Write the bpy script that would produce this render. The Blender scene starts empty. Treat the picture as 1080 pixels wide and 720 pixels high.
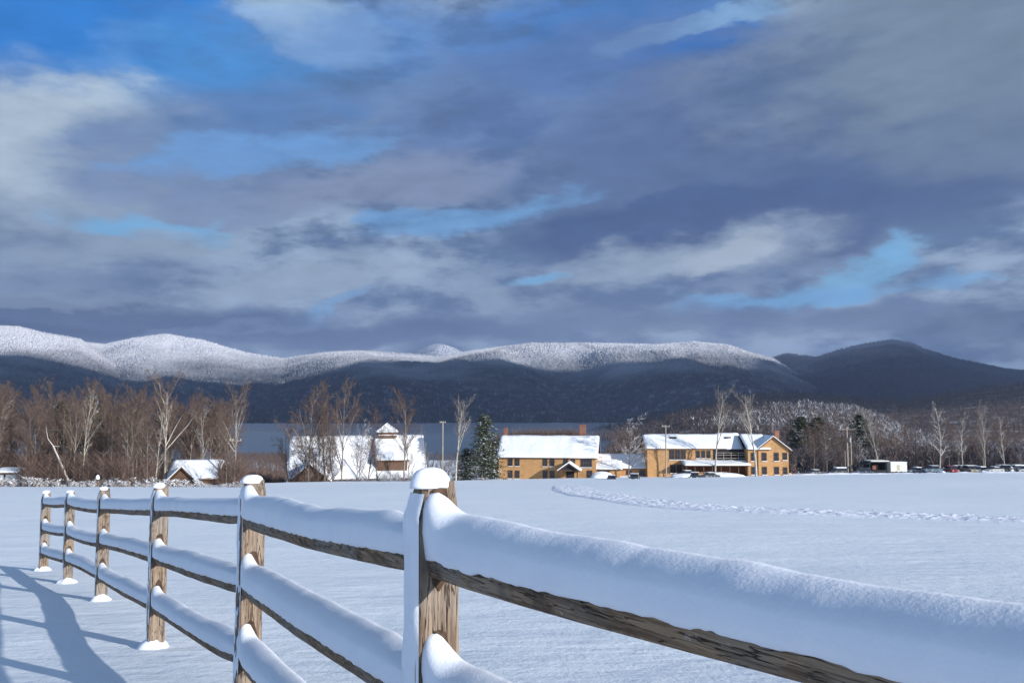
import bpy, math, random
import numpy as np
from mathutils import Vector

# ------------------------------------------------------------------ camera, world, sun, exposure
SC = bpy.context.scene
COL = SC.collection
R = math.radians
F = 900.0                                   # focal length in photo pixels (1080 wide)
PITCH = math.atan(68.0 / F)
CP, SP = math.cos(PITCH), math.sin(PITCH)
cam = bpy.data.cameras.new('camera'); camo = bpy.data.objects.new('camera', cam); COL.objects.link(camo)
camo.location = (0, 0, 0); camo.rotation_euler = (R(90) + PITCH, 0, 0)
cam.sensor_width = 36; cam.lens = 36 * F / 1080; cam.clip_start = 0.05; cam.clip_end = 60000
SC.camera = camo

SUN_EL = R(16.4)
SUN_DIR = Vector((0.80 * math.cos(SUN_EL), -0.60 * math.cos(SUN_EL), math.sin(SUN_EL)))   # towards the sun
sl = bpy.data.lights.new('sun', 'SUN'); so = bpy.data.objects.new('sun', sl); COL.objects.link(so)
sl.energy = 5.0; sl.angle = R(0.53); sl.color = (1.0, 0.97, 0.91)
so.rotation_euler = SUN_DIR.to_track_quat('Z', 'Y').to_euler()
SC.view_settings.view_transform = 'Standard'; SC.view_settings.look = 'None'
EXPO = 0.5; SC.view_settings.exposure = EXPO; SC.view_settings.gamma = 1.0
SC.cycles.volume_bounces = 0; SC.cycles.max_bounces = 6; SC.cycles.diffuse_bounces = 3
SC.cycles.transparent_max_bounces = 4


def ray(px, py):
    a, b, c = px - 540.0, F, 360.0 - py
    return Vector((a, b * CP - c * SP, b * SP + c * CP))


def at(px, py, Y):
    d = ray(px, py); return d * (Y / d.y)


def lin(r, g, b, a=None):
    f = lambda c: (c / 255 / 12.92) if c <= 10 else ((c / 255 + 0.055) / 1.055) ** 2.4
    t = tuple(v / 2 ** EXPO for v in (f(r), f(g), f(b))); return t + (1.0,)


class NT:
    def __init__(s, tree): s.t = tree; s.n = tree.nodes; s.l = tree.links
    def new(s, ty, **kw):
        n = s.n.new(ty)
        for k, v in kw.items(): setattr(n, k, v)
        return n
    def set(s, sock, v):
        if isinstance(v, bpy.types.NodeSocket): s.l.new(v, sock)
        elif v is not None: sock.default_value = v
    def math(s, op, a, b=None, c=None, clamp=False):
        n = s.new('ShaderNodeMath', operation=op); n.use_clamp = clamp
        s.set(n.inputs[0], a); s.set(n.inputs[1], b)
        if c is not None: s.set(n.inputs[2], c)
        return n.outputs[0]
    def mix(s, f, a, b):
        n = s.new('ShaderNodeMix', data_type='RGBA'); s.set(n.inputs[0], f); s.set(n.inputs[6], a); s.set(n.inputs[7], b)
        return n.outputs[2]
    def ss(s, v, lo, hi, t0=0.0, t1=1.0):
        n = s.new('ShaderNodeMapRange', interpolation_type='SMOOTHSTEP')
        s.set(n.inputs[0], v); s.set(n.inputs[1], lo); s.set(n.inputs[2], hi); s.set(n.inputs[3], t0); s.set(n.inputs[4], t1)
        return n.outputs[0]
    def noise(s, vec, scale, detail=4, rough=0.55, out=0):
        n = s.new('ShaderNodeTexNoise'); s.set(n.inputs['Vector'], vec)
        n.inputs['Scale'].default_value = scale; n.inputs['Detail'].default_value = detail; n.inputs['Roughness'].default_value = rough
        return n.outputs[out]
    def mapping(s, vec, loc=(0, 0, 0), rot=(0, 0, 0), sc=(1, 1, 1), ty='POINT'):
        n = s.new('ShaderNodeMapping', vector_type=ty); s.set(n.inputs[0], vec)
        n.inputs[1].default_value = loc; n.inputs[2].default_value = rot; n.inputs[3].default_value = sc
        return n.outputs[0]


def make_world():
    w = bpy.data.worlds.new('World'); SC.world = w; w.use_nodes = True
    T = NT(w.node_tree); T.n.clear()
    sky = T.new('ShaderNodeTexSky', sky_type='NISHITA'); sky.sun_disc = False
    sky.sun_elevation = SUN_EL; sky.sun_rotation = math.atan2(SUN_DIR.x, SUN_DIR.y); sky.altitude = 300
    sky.air_density = 1.0; sky.dust_density = 0.3; sky.ozone_density = 2.5
    geo = T.new('ShaderNodeTexCoord').outputs['Generated']
    sp = T.new('ShaderNodeSeparateXYZ'); T.l.new(geo, sp.inputs[0]); x, y, z = sp.outputs
    az = T.math('ARCTAN2', x, y); el = T.math('ARCSINE', z)
    ae = T.new('ShaderNodeCombineXYZ'); T.set(ae.inputs[0], az); T.set(ae.inputs[1], el)
    q = T.mapping(ae.outputs[0], rot=(0, 0, R(-13)), sc=(1, 2.3, 1))
    n_col = T.noise(T.mapping(q, (3, 1, 0)), 5.5, 9, 0.60, 1)
    n_a = T.noise(q, 5.0, 10, 0.60); n_b = T.noise(T.mapping(q, (7, 2, 0), (0, 0, R(-12)), (1, 1.2, 1)), 11, 9, 0.60)
    n_f = T.math('ADD', T.math('MULTIPLY', n_a, .62), T.math('MULTIPLY', n_b, .38))
    n_big = T.noise(q, 1.6, 5, 0.5)
    wv = T.new('ShaderNodeVectorMath', operation='SUBTRACT'); T.set(wv.inputs[0], n_col); wv.inputs[1].default_value = (.5, .5, .5)
    ws = T.new('ShaderNodeVectorMath', operation='MULTIPLY'); T.set(ws.inputs[0], wv.outputs[0]); ws.inputs[1].default_value = (.22, .10, 0)
    wa = T.new('ShaderNodeVectorMath', operation='ADD'); T.set(wa.inputs[0], ae.outputs[0]); T.set(wa.inputs[1], ws.outputs[0])
    P = wa.outputs[0]
    skc = T.new('ShaderNodeVectorMath', operation='SCALE'); T.set(skc.inputs[0], sky.outputs[0]); skc.inputs[3].default_value = SKY_STR
    # clouds all round the horizon, thinner overhead
    tone = T.mix(T.ss(n_f, .43, .57), lin(92, 115, 154), lin(156, 173, 200))
    cover = T.math('MULTIPLY', T.math('MULTIPLY', T.ss(n_big, .42, .60), T.ss(el, .80, .40)), .75)
    front = T.math('MULTIPLY', T.ss(az, -1.1, -.75), T.ss(az, 1.1, .75))
    frontc = T.math('MULTIPLY', front, T.ss(el, .62, .46))
    cover = T.math('MAXIMUM', cover, frontc)
    c = T.mix(cover, skc.outputs[0], tone)
    for (cx, cy, rx, ry, rot, rgb, op, soft) in SKY_BLOBS:
        d = ray(cx, cy).normalized()
        m = T.mapping(P, (math.atan2(d.x, d.y), math.asin(d.z), 0), (0, 0, R(rot)), (rx / F, ry / F, 1), 'TEXTURE')
        g = T.new('ShaderNodeTexGradient', gradient_type='SPHERICAL'); T.l.new(m, g.inputs[0])
        v = T.math('MULTIPLY_ADD', T.math('SUBTRACT', n_f, 0.5), 2.4, g.outputs[1])
        f = T.math('MULTIPLY', T.ss(v, -0.05, soft + .15), op)
        f = T.math('MULTIPLY', f, T.ss(g.outputs[1], 0.0, 0.25))
        c = T.mix(f, c, lin(*rgb))
    n_c = T.noise(T.mapping(q, (1, 5, 0), (0, 0, R(-8)), (1, 1.5, 1)), 26, 8, .6)
    tx = T.math('ADD', T.math('MULTIPLY', T.math('SUBTRACT', n_b, .5), .5), T.math('MULTIPLY', T.math('SUBTRACT', n_c, .5), .28))
    sc_ = T.new('ShaderNodeVectorMath', operation='SCALE'); T.set(sc_.inputs[0], c); T.set(sc_.inputs[3], T.math('ADD', tx, 1.07))
    tn = T.new('ShaderNodeVectorMath', operation='MULTIPLY'); T.set(tn.inputs[0], sc_.outputs[0]); tn.inputs[1].default_value = (.96, 1.03, 1.02); c = tn.outputs[0]
    bg = T.new('ShaderNodeBackground'); T.set(bg.inputs[0], c); bg.inputs[1].default_value = 1.0
    out = T.new('ShaderNodeOutputWorld'); T.l.new(bg.outputs[0], out.inputs[0])


SKY_STR = 0.12
BLUE1, BLUE2, CYAN = (48, 124, 206), (78, 144, 212), (122, 176, 224)
SKY_BLOBS = [  # px, py, rx, ry, rotation, colour, opacity, softness
    (60, 30, 330, 130, -8, BLUE1, 1, .5), (240, 85, 260, 80, 15, BLUE2, .8, .6), (100, 60, 120, 30, 20, (100, 150, 214), .5, .6),
    (330, 18, 120, 42, -15, (172, 196, 226), .9, .5), (420, 40, 200, 60, 0, (84, 128, 192), .7, .6),
    (640, 30, 200, 75, 5, (66, 122, 194), .9, .5), (730, 52, 110, 30, 0, (52, 112, 190), .95, .5), (705, 36, 130, 16, 8, (136, 172, 214), .9, .4),
    (50, 180, 230, 130, 0, (156, 170, 194), .95, .6), (70, 140, 160, 70, 10, (184, 196, 214), .9, .5), (130, 185, 60, 50, 20, (160, 172, 196), .7, .5),
    (310, 130, 280, 64, 14, (98, 124, 172), .75, .5), (560, 110, 240, 90, 25, (92, 118, 170), .8, .5),
    (820, 170, 420, 150, 14, (88, 108, 150), .95, .5), (680, 238, 200, 34, 6, (70, 92, 138), .95, .35), (880, 226, 240, 40, 0, (78, 98, 142), .9, .4),
    (700, 120, 200, 50, 25, (96, 116, 164), .6, .5),
    (980, 70, 280, 110, 0, (122, 137, 160), .9, .6), (1060, 150, 160, 60, 0, (112, 128, 156), .7, .6),
    (250, 195, 170, 40, 8, (122, 140, 178), .8, .5), (290, 163, 170, 22, 10, (112, 158, 216), .8, .5),
    (120, 236, 70, 16, 0, CYAN, .9, .6), (205, 238, 55, 14, 0, CYAN, .8, .6),
    (400, 196, 190, 34, 8, (134, 144, 176), .8, .5), (500, 228, 160, 18, 10, (116, 166, 220), .8, .5), (400, 232, 60, 12, 10, (110, 160, 216), .7, .5),
    (320, 296, 190, 40, 12, (162, 177, 202), .9, .5), (60, 290, 190, 50, 5, (116, 134, 168), .7, .6), (120, 262, 140, 22, 12, (152, 166, 190), .7, .5),
    (700, 276, 230, 36, 8, (160, 173, 196), .85, .6), (760, 270, 90, 20, 14, (180, 190, 208), .7, .5), (553, 296, 46, 10, 0, CYAN, .9, .6),
    (900, 290, 120, 20, 18, (118, 180, 226), .8, .7), (825, 318, 130, 14, 6, (112, 170, 224), .9, .6), (1000, 298, 80, 10, 0, (110, 170, 222), .7, .6), (950, 268, 40, 14, 30, CYAN, .8, .6),
    (960, 338, 240, 22, 0, (100, 118, 154), .75, .5),
    (120, 344, 360, 30, 0, (66, 84, 124), .9, .6), (40, 352, 140, 14, 0, (50, 68, 106), .9, .6), (430, 354, 280, 22, 0, (74, 94, 138), .85, .6),
    (650, 342, 280, 20, 0, (94, 112, 150), .7, .6), (1060, 382, 130, 14, 0, (160, 182, 214), .95, .6), (900, 372, 110, 7, 0, (146, 172, 210), .7, .6),
    (345, 322, 70, 10, 20, (120, 164, 212), .7, .6), (60, 318, 110, 12, 0, (142, 156, 182), .6, .6), (220, 352, 200, 8, 10, (110, 128, 166), .7, .5),
]
make_world()

# ------------------------------------------------------------------ helpers
rng = np.random.default_rng(7)
random.seed(11)


def vnoise(x, y, seed=0):
    xi = np.floor(x).astype(np.int64); yi = np.floor(y).astype(np.int64)
    fx = x - xi; fy = y - yi; fx = fx * fx * (3 - 2 * fx); fy = fy * fy * (3 - 2 * fy)
    def h(a, b):
        n = (a * 374761393 + b * 668265263 + seed * 1442695041) & 0xffffffff
        n = ((n ^ (n >> 13)) * 1274126177) & 0xffffffff
        return ((n ^ (n >> 16)) & 0xffff) / 65535.0
    return (h(xi, yi) * (1 - fx) + h(xi + 1, yi) * fx) * (1 - fy) + (h(xi, yi + 1) * (1 - fx) + h(xi + 1, yi + 1) * fx) * fy


def fbm(x, y, seed=0, o=4, g=0.5):
    s = np.zeros(np.broadcast(x, y).shape); a = 1.0; t = 0.0
    for k in range(o):
        s = s + a * vnoise(x * 2 ** k, y * 2 ** k, seed + k * 17); t += a; a *= g
    return s / t - 0.5


def sstep(v, a, b):
    t = np.clip((np.asarray(v, float) - a) / (b - a), 0, 1); return t * t * (3 - 2 * t)


def tag(o, label=None, cat=None, group=None, kind=None):
    if label: o['label'] = label
    if cat: o['category'] = cat
    if group: o['group'] = group
    if kind: o['kind'] = kind
    return o


def link(name, me, mat=None, parent=None, smooth=False):
    if mat is not None:
        for m in (mat if isinstance(mat, (list, tuple)) else [mat]): me.materials.append(m)
    if smooth: me.polygons.foreach_set('use_smooth', np.ones(len(me.polygons), bool))
    o = bpy.data.objects.new(name, me); COL.objects.link(o)
    if parent is not None: o.parent = parent
    return o


def mesh_np(name, V, Fq, mat=None, parent=None, smooth=False):
    """V (n,3); Fq (m,k) array of k-gons, or list of such arrays"""
    V = np.asarray(V, np.float32); me = bpy.data.meshes.new(name)
    Fs = Fq if isinstance(Fq, list) else [Fq]
    Fs = [np.asarray(f, np.int32) for f in Fs if len(f)]
    loops = np.concatenate([f.ravel() for f in Fs]); sizes = np.concatenate([np.full(len(f), f.shape[1], np.int32) for f in Fs])
    starts = np.concatenate([[0], np.cumsum(sizes)[:-1]]).astype(np.int32)
    me.vertices.add(len(V)); me.vertices.foreach_set('co', V.ravel())
    me.loops.add(len(loops)); me.loops.foreach_set('vertex_index', loops)
    me.polygons.add(len(sizes)); me.polygons.foreach_set('loop_start', starts)
    me.update(calc_edges=True); me.validate()
    return link(name, me, mat, parent, smooth)


def empty(name, loc=(0, 0, 0), rz=0.0, label=None, cat=None, group=None):
    o = bpy.data.objects.new(name, None); o.empty_display_size = 0.5; COL.objects.link(o)
    o.location = loc; o.rotation_euler = (0, 0, rz); return tag(o, label, cat, group)


def tubes(segs, n=3):
    """segs: list of (p0,p1,r0,r1) -> V, F quads"""
    A = np.array([list(s[0]) + list(s[1]) + [s[2], s[3]] for s in segs], float)
    p0, p1, r0, r1 = A[:, :3], A[:, 3:6], A[:, 6], A[:, 7]
    d = p1 - p0; d /= np.linalg.norm(d, axis=1)[:, None] + 1e-9
    ref = np.where(np.abs(d[:, 2:3]) > .9, np.array([[1., 0, 0]]), np.array([[0, 0, 1.]]))
    a = np.cross(d, ref); a /= np.linalg.norm(a, axis=1)[:, None] + 1e-9; b = np.cross(d, a)
    th = np.arange(n) * 2 * math.pi / n
    ring = a[:, None, :] * np.cos(th)[None, :, None] + b[:, None, :] * np.sin(th)[None, :, None]
    V = np.concatenate([p0[:, None, :] + ring * r0[:, None, None], p1[:, None, :] + ring * r1[:, None, None]], 1).reshape(-1, 3)
    base = (np.arange(len(A)) * 2 * n)[:, None]; k = np.arange(n); k2 = (k + 1) % n
    Fq = np.stack([base + k, base + k2, base + n + k2, base + n + k], -1).reshape(-1, 4)
    return V, Fq


class MB:
    """collects boxes, prisms and tubes into one mesh"""
    def __init__(s): s.V = []; s.F = []
    def poly(s, verts, faces):
        b = len(s.V); s.V += [tuple(v) for v in verts]; s.F += [tuple(b + i for i in f) for f in faces]; return s
    def box(s, x0, x1, y0, y1, z0, z1):
        return s.poly([(x0, y0, z0), (x1, y0, z0), (x1, y1, z0), (x0, y1, z0), (x0, y0, z1), (x1, y0, z1), (x1, y1, z1), (x0, y1, z1)],
                      [(0, 3, 2, 1), (4, 5, 6, 7), (0, 1, 5, 4), (1, 2, 6, 5), (2, 3, 7, 6), (3, 0, 4, 7)])
    def prism(s, pts, y0, y1, axis='y'):
        """extrude an outline of (a,z) points; axis y: a=x, axis x: a=y"""
        n = len(pts)
        f = (lambda a, t, z: (a, t, z)) if axis == 'y' else (lambda a, t, z: (t, a, z))
        v = [f(a, y0, z) for a, z in pts] + [f(a, y1, z) for a, z in pts]
        return s.poly(v, [tuple(range(n)), tuple(range(2 * n - 1, n - 1, -1))] + [(i, i + n, (i + 1) % n + n, (i + 1) % n) for i in range(n)])
    def tube(s, p0, p1, r0, r1=None, n=8):
        V, Fq = tubes([(p0, p1, r0, r0 if r1 is None else r1)], n)
        s.poly(V.tolist(), Fq.tolist() + [list(range(n))[::-1], list(range(n, 2 * n))]); return s
    def build(s, name, mat, parent=None, bevel=0.0, smooth=False):
        me = bpy.data.meshes.new(name); me.from_pydata(s.V, [], s.F); me.update()
        import bmesh
        bm = bmesh.new(); bm.from_mesh(me); bmesh.ops.recalc_face_normals(bm, faces=bm.faces)
        if bevel: bmesh.ops.bevel(bm, geom=list(bm.edges), offset=bevel, segments=2, affect='EDGES', profile=.5)
        bm.to_mesh(me); bm.free()
        return link(name, me, mat, parent, smooth)


# ------------------------------------------------------------------ materials
def base_mat(name, rough=0.8):
    m = bpy.data.materials.new(name); m.use_nodes = True; T = NT(m.node_tree)
    b = T.n['Principled BSDF']; b.inputs['Roughness'].default_value = rough; b.inputs['Specular IOR Level'].default_value = 0.25
    return m, T, b


def tex(T, kind='Object'): return T.new('ShaderNodeTexCoord').outputs[kind]


def bump(T, b, h, dist, strength=1.0):
    n = T.new('ShaderNodeBump'); T.set(n.inputs['Height'], h); n.inputs['Distance'].default_value = dist; n.inputs['Strength'].default_value = strength
    T.l.new(n.outputs[0], b.inputs['Normal'])


def plain(name, c1, c2=None, scale=3.0, rough=0.8, stretch=(1, 1, 1)):
    m, T, b = base_mat(name, rough)
    c2 = c2 or tuple(v * 0.7 for v in c1)
    n = T.noise(T.mapping(tex(T), sc=stretch), scale, 5, .6)
    T.set(b.inputs['Base Color'], T.mix(T.ss(n, .35, .65), (*c1, 1), (*c2, 1))); return m


def snow_mat(name, fine=60, dist=0.004, sss=0.0, big=3.0, bigd=0.02, col=(.84, .87, .96)):
    m, T, b = base_mat(name, .75)
    p = tex(T)
    n1 = T.noise(p, fine, 3, .6); n2 = T.noise(p, big, 4, .55)
    h = T.math('ADD', T.math('MULTIPLY', n1, dist), T.math('MULTIPLY', n2, bigd))
    bump(T, b, h, 1.0)
    T.set(b.inputs['Base Color'], T.mix(T.ss(n2, .3, .7), (col[0] * .96, col[1] * .96, col[2] * .97, 1), (*col, 1)))
    if sss:
        b.inputs['Subsurface Weight'].default_value = sss; b.inputs['Subsurface Radius'].default_value = (1, 1.1, 1.3); b.inputs['Subsurface Scale'].default_value = .015
    return m


def ground_mat():
    m, T, b = base_mat('field_snow', .7)
    p = tex(T)
    g = T.noise(p, 25, 3, .65)
    st = T.noise(T.mapping(p, rot=(0, 0, R(-32)), sc=(.8, 2.4, 1)), 1.7, 5, .6)
    st2 = T.noise(T.mapping(p, rot=(0, 0, R(-25)), sc=(.3, .7, 1)), .8, 4, .6)
    cr = T.noise(p, 5, 5, .6)
    h = T.math('ADD', T.math('MULTIPLY', g, .007), T.math('MULTIPLY', st, .016))
    h = T.math('ADD', h, T.math('MULTIPLY', st2, .10)); h = T.math('ADD', h, T.math('MULTIPLY', cr, .018))
    bump(T, b, h, 1.0, .85)
    T.set(b.inputs['Base Color'], T.mix(T.ss(st2, .3, .7), (.80, .86, .93, 1), (.84, .89, .95, 1)))
    return m


def wood_mat(name, c1, c2, c3, along='z', snowy=0.0):
    m, T, b = base_mat(name, .9)
    p = tex(T)
    if along == 'z': v = T.mapping(p, sc=(20, 20, 1.1)); vc = T.mapping(p, sc=(34, 34, 1.6))
    else:
        a = math.atan2(-.84, .54)
        v = T.mapping(p, rot=(0, 0, a), sc=(1 / 1.3, 1 / 24, 1 / 24), ty='TEXTURE'); vc = T.mapping(p, rot=(0, 0, a), sc=(1 / 2., 1 / 40, 1 / 40), ty='TEXTURE')
    g = T.noise(v, 3, 7, .7); l = T.noise(p, 5, 5, .65); ck = T.noise(vc, 2.2, 3, .5)
    c = T.mix(T.ss(g, .38, .60), (*c1, 1), (*c2, 1)); c = T.mix(T.ss(l, .54, .66, 0, .85), c, (*c3, 1))
    grey = T.noise(p, 2.3, 4, .6); c = T.mix(T.ss(grey, .42, .62, 0, .55), c, (.24, .225, .21, 1))
    crack = T.ss(T.math('ABSOLUTE', T.math('SUBTRACT', ck, .5)), .0, .022)
    c = T.mix(crack, (.035, .024, .018, 1), c)
    if snowy:
        c = T.mix(T.ss(T.noise(p, 26, 5, .7), .62, .67, 0, snowy), c, (.8, .84, .9, 1))
    T.set(b.inputs['Base Color'], c); bump(T, b, T.math('ADD', g, T.math('MULTIPLY', crack, .8)), .005); return m


def bark_mat(name, c1, c2, snow=0.0, lo=.35, hi=.6):
    """bark; 'snow' lies on faces that look upwards"""
    m, T, b = base_mat(name, .9)
    n = T.noise(tex(T), 1.4, 4, .6)
    c = T.mix(T.ss(n, .35, .65), (*c1, 1), (*c2, 1))
    if snow:
        ge = T.new('ShaderNodeNewGeometry'); s = T.new('ShaderNodeSeparateXYZ'); T.l.new(ge.outputs['True Normal'], s.inputs[0])
        f = T.math('MULTIPLY', T.ss(s.outputs[2], lo, hi), T.ss(n, .62 - .4 * snow, .66 - .3 * snow))
        c = T.mix(f, c, (.82, .86, .92, 1))
    T.set(b.inputs['Base Color'], c); return m


def clap_mat(name, c1, c2, pitch=.22):
    m, T, b = base_mat(name, .75)
    p = tex(T); s = T.new('ShaderNodeSeparateXYZ'); T.l.new(p, s.inputs[0])
    fr = T.math('FRACT', T.math('DIVIDE', s.outputs[2], pitch))
    n = T.noise(T.mapping(p, sc=(.35, .35, 4)), 2.2, 4, .6); n2 = T.noise(p, .6, 3, .5)
    c = T.mix(T.ss(n, .3, .7), (*c1, 1), (*c2, 1)); c = T.mix(T.ss(n2, .5, .7, 0, .35), c, tuple(v * .6 for v in c2) + (1,))
    T.set(b.inputs['Base Color'], c); bump(T, b, fr, .02); return m


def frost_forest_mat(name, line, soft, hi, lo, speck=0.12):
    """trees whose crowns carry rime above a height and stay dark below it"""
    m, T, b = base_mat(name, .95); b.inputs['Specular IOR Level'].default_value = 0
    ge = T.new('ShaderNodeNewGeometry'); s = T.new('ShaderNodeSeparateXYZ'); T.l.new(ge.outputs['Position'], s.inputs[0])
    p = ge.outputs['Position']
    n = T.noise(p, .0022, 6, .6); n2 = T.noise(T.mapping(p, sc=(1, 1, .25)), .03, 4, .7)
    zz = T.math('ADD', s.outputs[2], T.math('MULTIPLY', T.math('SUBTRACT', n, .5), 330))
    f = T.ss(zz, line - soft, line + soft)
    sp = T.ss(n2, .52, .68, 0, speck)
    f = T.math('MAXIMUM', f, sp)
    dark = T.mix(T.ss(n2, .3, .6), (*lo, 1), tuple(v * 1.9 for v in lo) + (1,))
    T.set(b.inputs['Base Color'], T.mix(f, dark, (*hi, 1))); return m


M = {}
M['ground'] = ground_mat()
M['snow'] = snow_mat('fence_snow', 130, .0012, .3, 6, .004)
M['roof_snow'] = snow_mat('roof_snow', 6, .02, 0, .6, .12, (.86, .88, .92))
M['post'] = wood_mat('post_wood', (.13, .09, .065), (.30, .225, .165), (.085, .05, .032))
M['mortise'] = plain('mortise_shade', (.035, .02, .012), (.09, .055, .035), 30)  # dark colour stands for the shade inside the rail slots
M['rail'] = wood_mat('rail_wood', (.14, .09, .058), (.32, .22, .14), (.08, .048, .03), 'x', .25)
M['track'] = snow_mat('track_snow', 9, .02, 0, 3, .06)
M['clap'] = clap_mat('honey_clapboard', (.58, .335, .15), (.43, .23, .10))
M['brownwall'] = clap_mat('brown_boards', (.17, .10, .065), (.12, .07, .048), .3)
M['palewall'] = clap_mat('pale_boards', (.55, .57, .60), (.45, .47, .50), .3)
M['trim'] = plain('brown_trim', (.16, .09, .05))
M['white'] = plain('white_paint', (.78, .77, .72), (.66, .65, .60), 1.5, .5)
M['brick'] = plain('brick', (.28, .12, .08), (.20, .10, .07), 2.5)
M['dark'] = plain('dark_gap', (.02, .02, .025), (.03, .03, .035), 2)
M['greywood'] = plain('weathered_grey_wood', (.36, .32, .27), (.26, .22, .18), 3, .9, (1, 1, .2))
M['metal'] = plain('grey_metal', (.3, .31, .33), (.22, .23, .25), 2, .5)
M['wire'] = plain('wire', (.12, .12, .13), (.10, .10, .10))
M['rubber'] = plain('rubber', (.02, .02, .02), (.03, .03, .03))
M['asphalt'] = plain('ploughed_asphalt', (.16, .155, .15), (.34, .35, .37), .35)
g, T_, b_ = base_mat('window_glass', .08); b_.inputs['Base Color'].default_value = (.02, .025, .035, 1); b_.inputs['Specular IOR Level'].default_value = .6; M['glass'] = g
M['bark_brown'] = bark_mat('brown_twigs', (.105, .072, .06), (.17, .115, .095))
M['bark_red'] = bark_mat('reddish_twigs', (.125, .085, .07), (.175, .125, .10))
M['bark_grey'] = bark_mat('grey_bark', (.20, .16, .13), (.30, .26, .22), .3)
M['bark_pale'] = bark_mat('pale_bark', (.54, .50, .45), (.33, .29, .25), .5)
M['bark_frost'] = bark_mat('frosted_twigs', (.16, .13, .13), (.26, .22, .22), .8, .2, .6)
M['bark_hill'] = bark_mat('hill_twigs', (.095, .066, .06), (.14, .10, .09), .2, .5, .9)
M['bark_dusk'] = bark_mat('dusted_grey_twigs', (.075, .056, .055), (.12, .09, .088), .32, .5, .9)
M['bark_dusted'] = bark_mat('knoll_twigs', (.12, .10, .10), (.19, .16, .16), .8, .2, .6)
M['weeds'] = bark_mat('snowy_weed', (.22, .17, .15), (.40, .36, .35), .85, .0, .5)
M['brush'] = bark_mat('brush_twigs', (.17, .10, .065), (.11, .07, .05), .55, .5, .8)
M['needles'] = bark_mat('needles', (.035, .05, .022), (.065, .075, .03), .3, .35, .75)
M['needles_dark'] = bark_mat('dark_needles', (.03, .05, .028), (.06, .07, .03), .2, .4, .8)


# ------------------------------------------------------------------ ground
_ex = [-400, -120, -60, -47, -40, -25, -13, -6, 5, 60, 400]
_ey = [110, 104, 106, 112, 124, 146, 160, 188, 232, 240, 250]
_sx = [-400, -70, -48, -40, -8, 5, 40, 400]
_sv = [.010, .012, .06, .15, .15, .05, .0, .0]


def gz(x, y):
    x = np.asarray(x, float); y = np.asarray(y, float)
    yc = np.clip(y, -25, None)
    z = -1.2 - .1 * yc + .0243 * np.where(yc > 15, yc - 15, 0) + .10 * sstep(-yc, -7, -3.5)
    z = z + .0117 * np.clip(x, 0, 200) * sstep(y, 30, 160)
    e = np.interp(x, _ex, _ey); s = np.interp(x, _sx, _sv)
    d = np.clip(y - e, 0, None)
    z = z - s * d * d / (d + 22)
    fl = -33 - np.clip(y - 250, 0, None) * .018
    z = np.where(y > 0, np.maximum(z, np.maximum(fl, -46)), z)
    w = sstep(np.hypot(x, y), 12, 60)
    z = z + fbm(x / 55, y / 55, 3, 3) * 1.1 * w + fbm(x / 3.2 + 9, y / 3.2, 5, 3) * .05 * sstep(np.hypot(x, y), .5, 4)
    return z


def G(x, y): return float(gz(x, y))


def make_ground():
    front = np.radians(np.arange(-52, 52.01, .16)); back = np.radians(np.arange(56, 304.1, 4))
    th = np.concatenate([front, back]); n = len(th)
    r = np.concatenate([[.25], np.geomspace(.5, 3200, 330)])
    X = np.outer(r, np.sin(th)); Y = np.outer(r, np.cos(th)); Z = gz(X, Y)
    V = np.stack([X, Y, Z], -1).reshape(-1, 3); nr = len(r)
    i = np.arange(nr - 1)[:, None] * n; j = np.arange(n)[None, :]; j2 = (j + 1) % n
    Fq = np.stack([i + j, i + n + j, i + n + j2, i + j2], -1).reshape(-1, 4)
    V = np.vstack([V, [[0, 0, G(0, 0)]]]); c = len(V) - 1
    tri = np.stack([np.full(n, c), np.arange(n), (np.arange(n) + 1) % n], -1)
    o = mesh_np('snow_field', V, [Fq, tri], M['ground'], smooth=True); tag(o, kind='structure')
    # normals up
    if o.data.polygons[0].normal.z < 0: o.data.flip_normals()


make_ground()

# lake
lm, LT, lb = base_mat('lake_water', .28); lb.inputs['Specular IOR Level'].default_value = .5
lp = tex(LT); ln = LT.noise(LT.mapping(lp, sc=(.004, .02, 1)), 1, 5, .6)
LT.set(lb.inputs['Base Color'], LT.mix(LT.ss(ln, .62, .70, 0, .8), (.035, .06, .09, 1), (.45, .5, .56, 1)))
bump(LT, lb, LT.noise(lp, .12, 3, .6), .4)
lake = MB().poly([(-3500, 420, -40), (2500, 420, -40), (2500, 2600, -40), (-3500, 2600, -40)], [(0, 1, 2, 3)]).build('lake', lm)
tag(lake, kind='structure')

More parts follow.
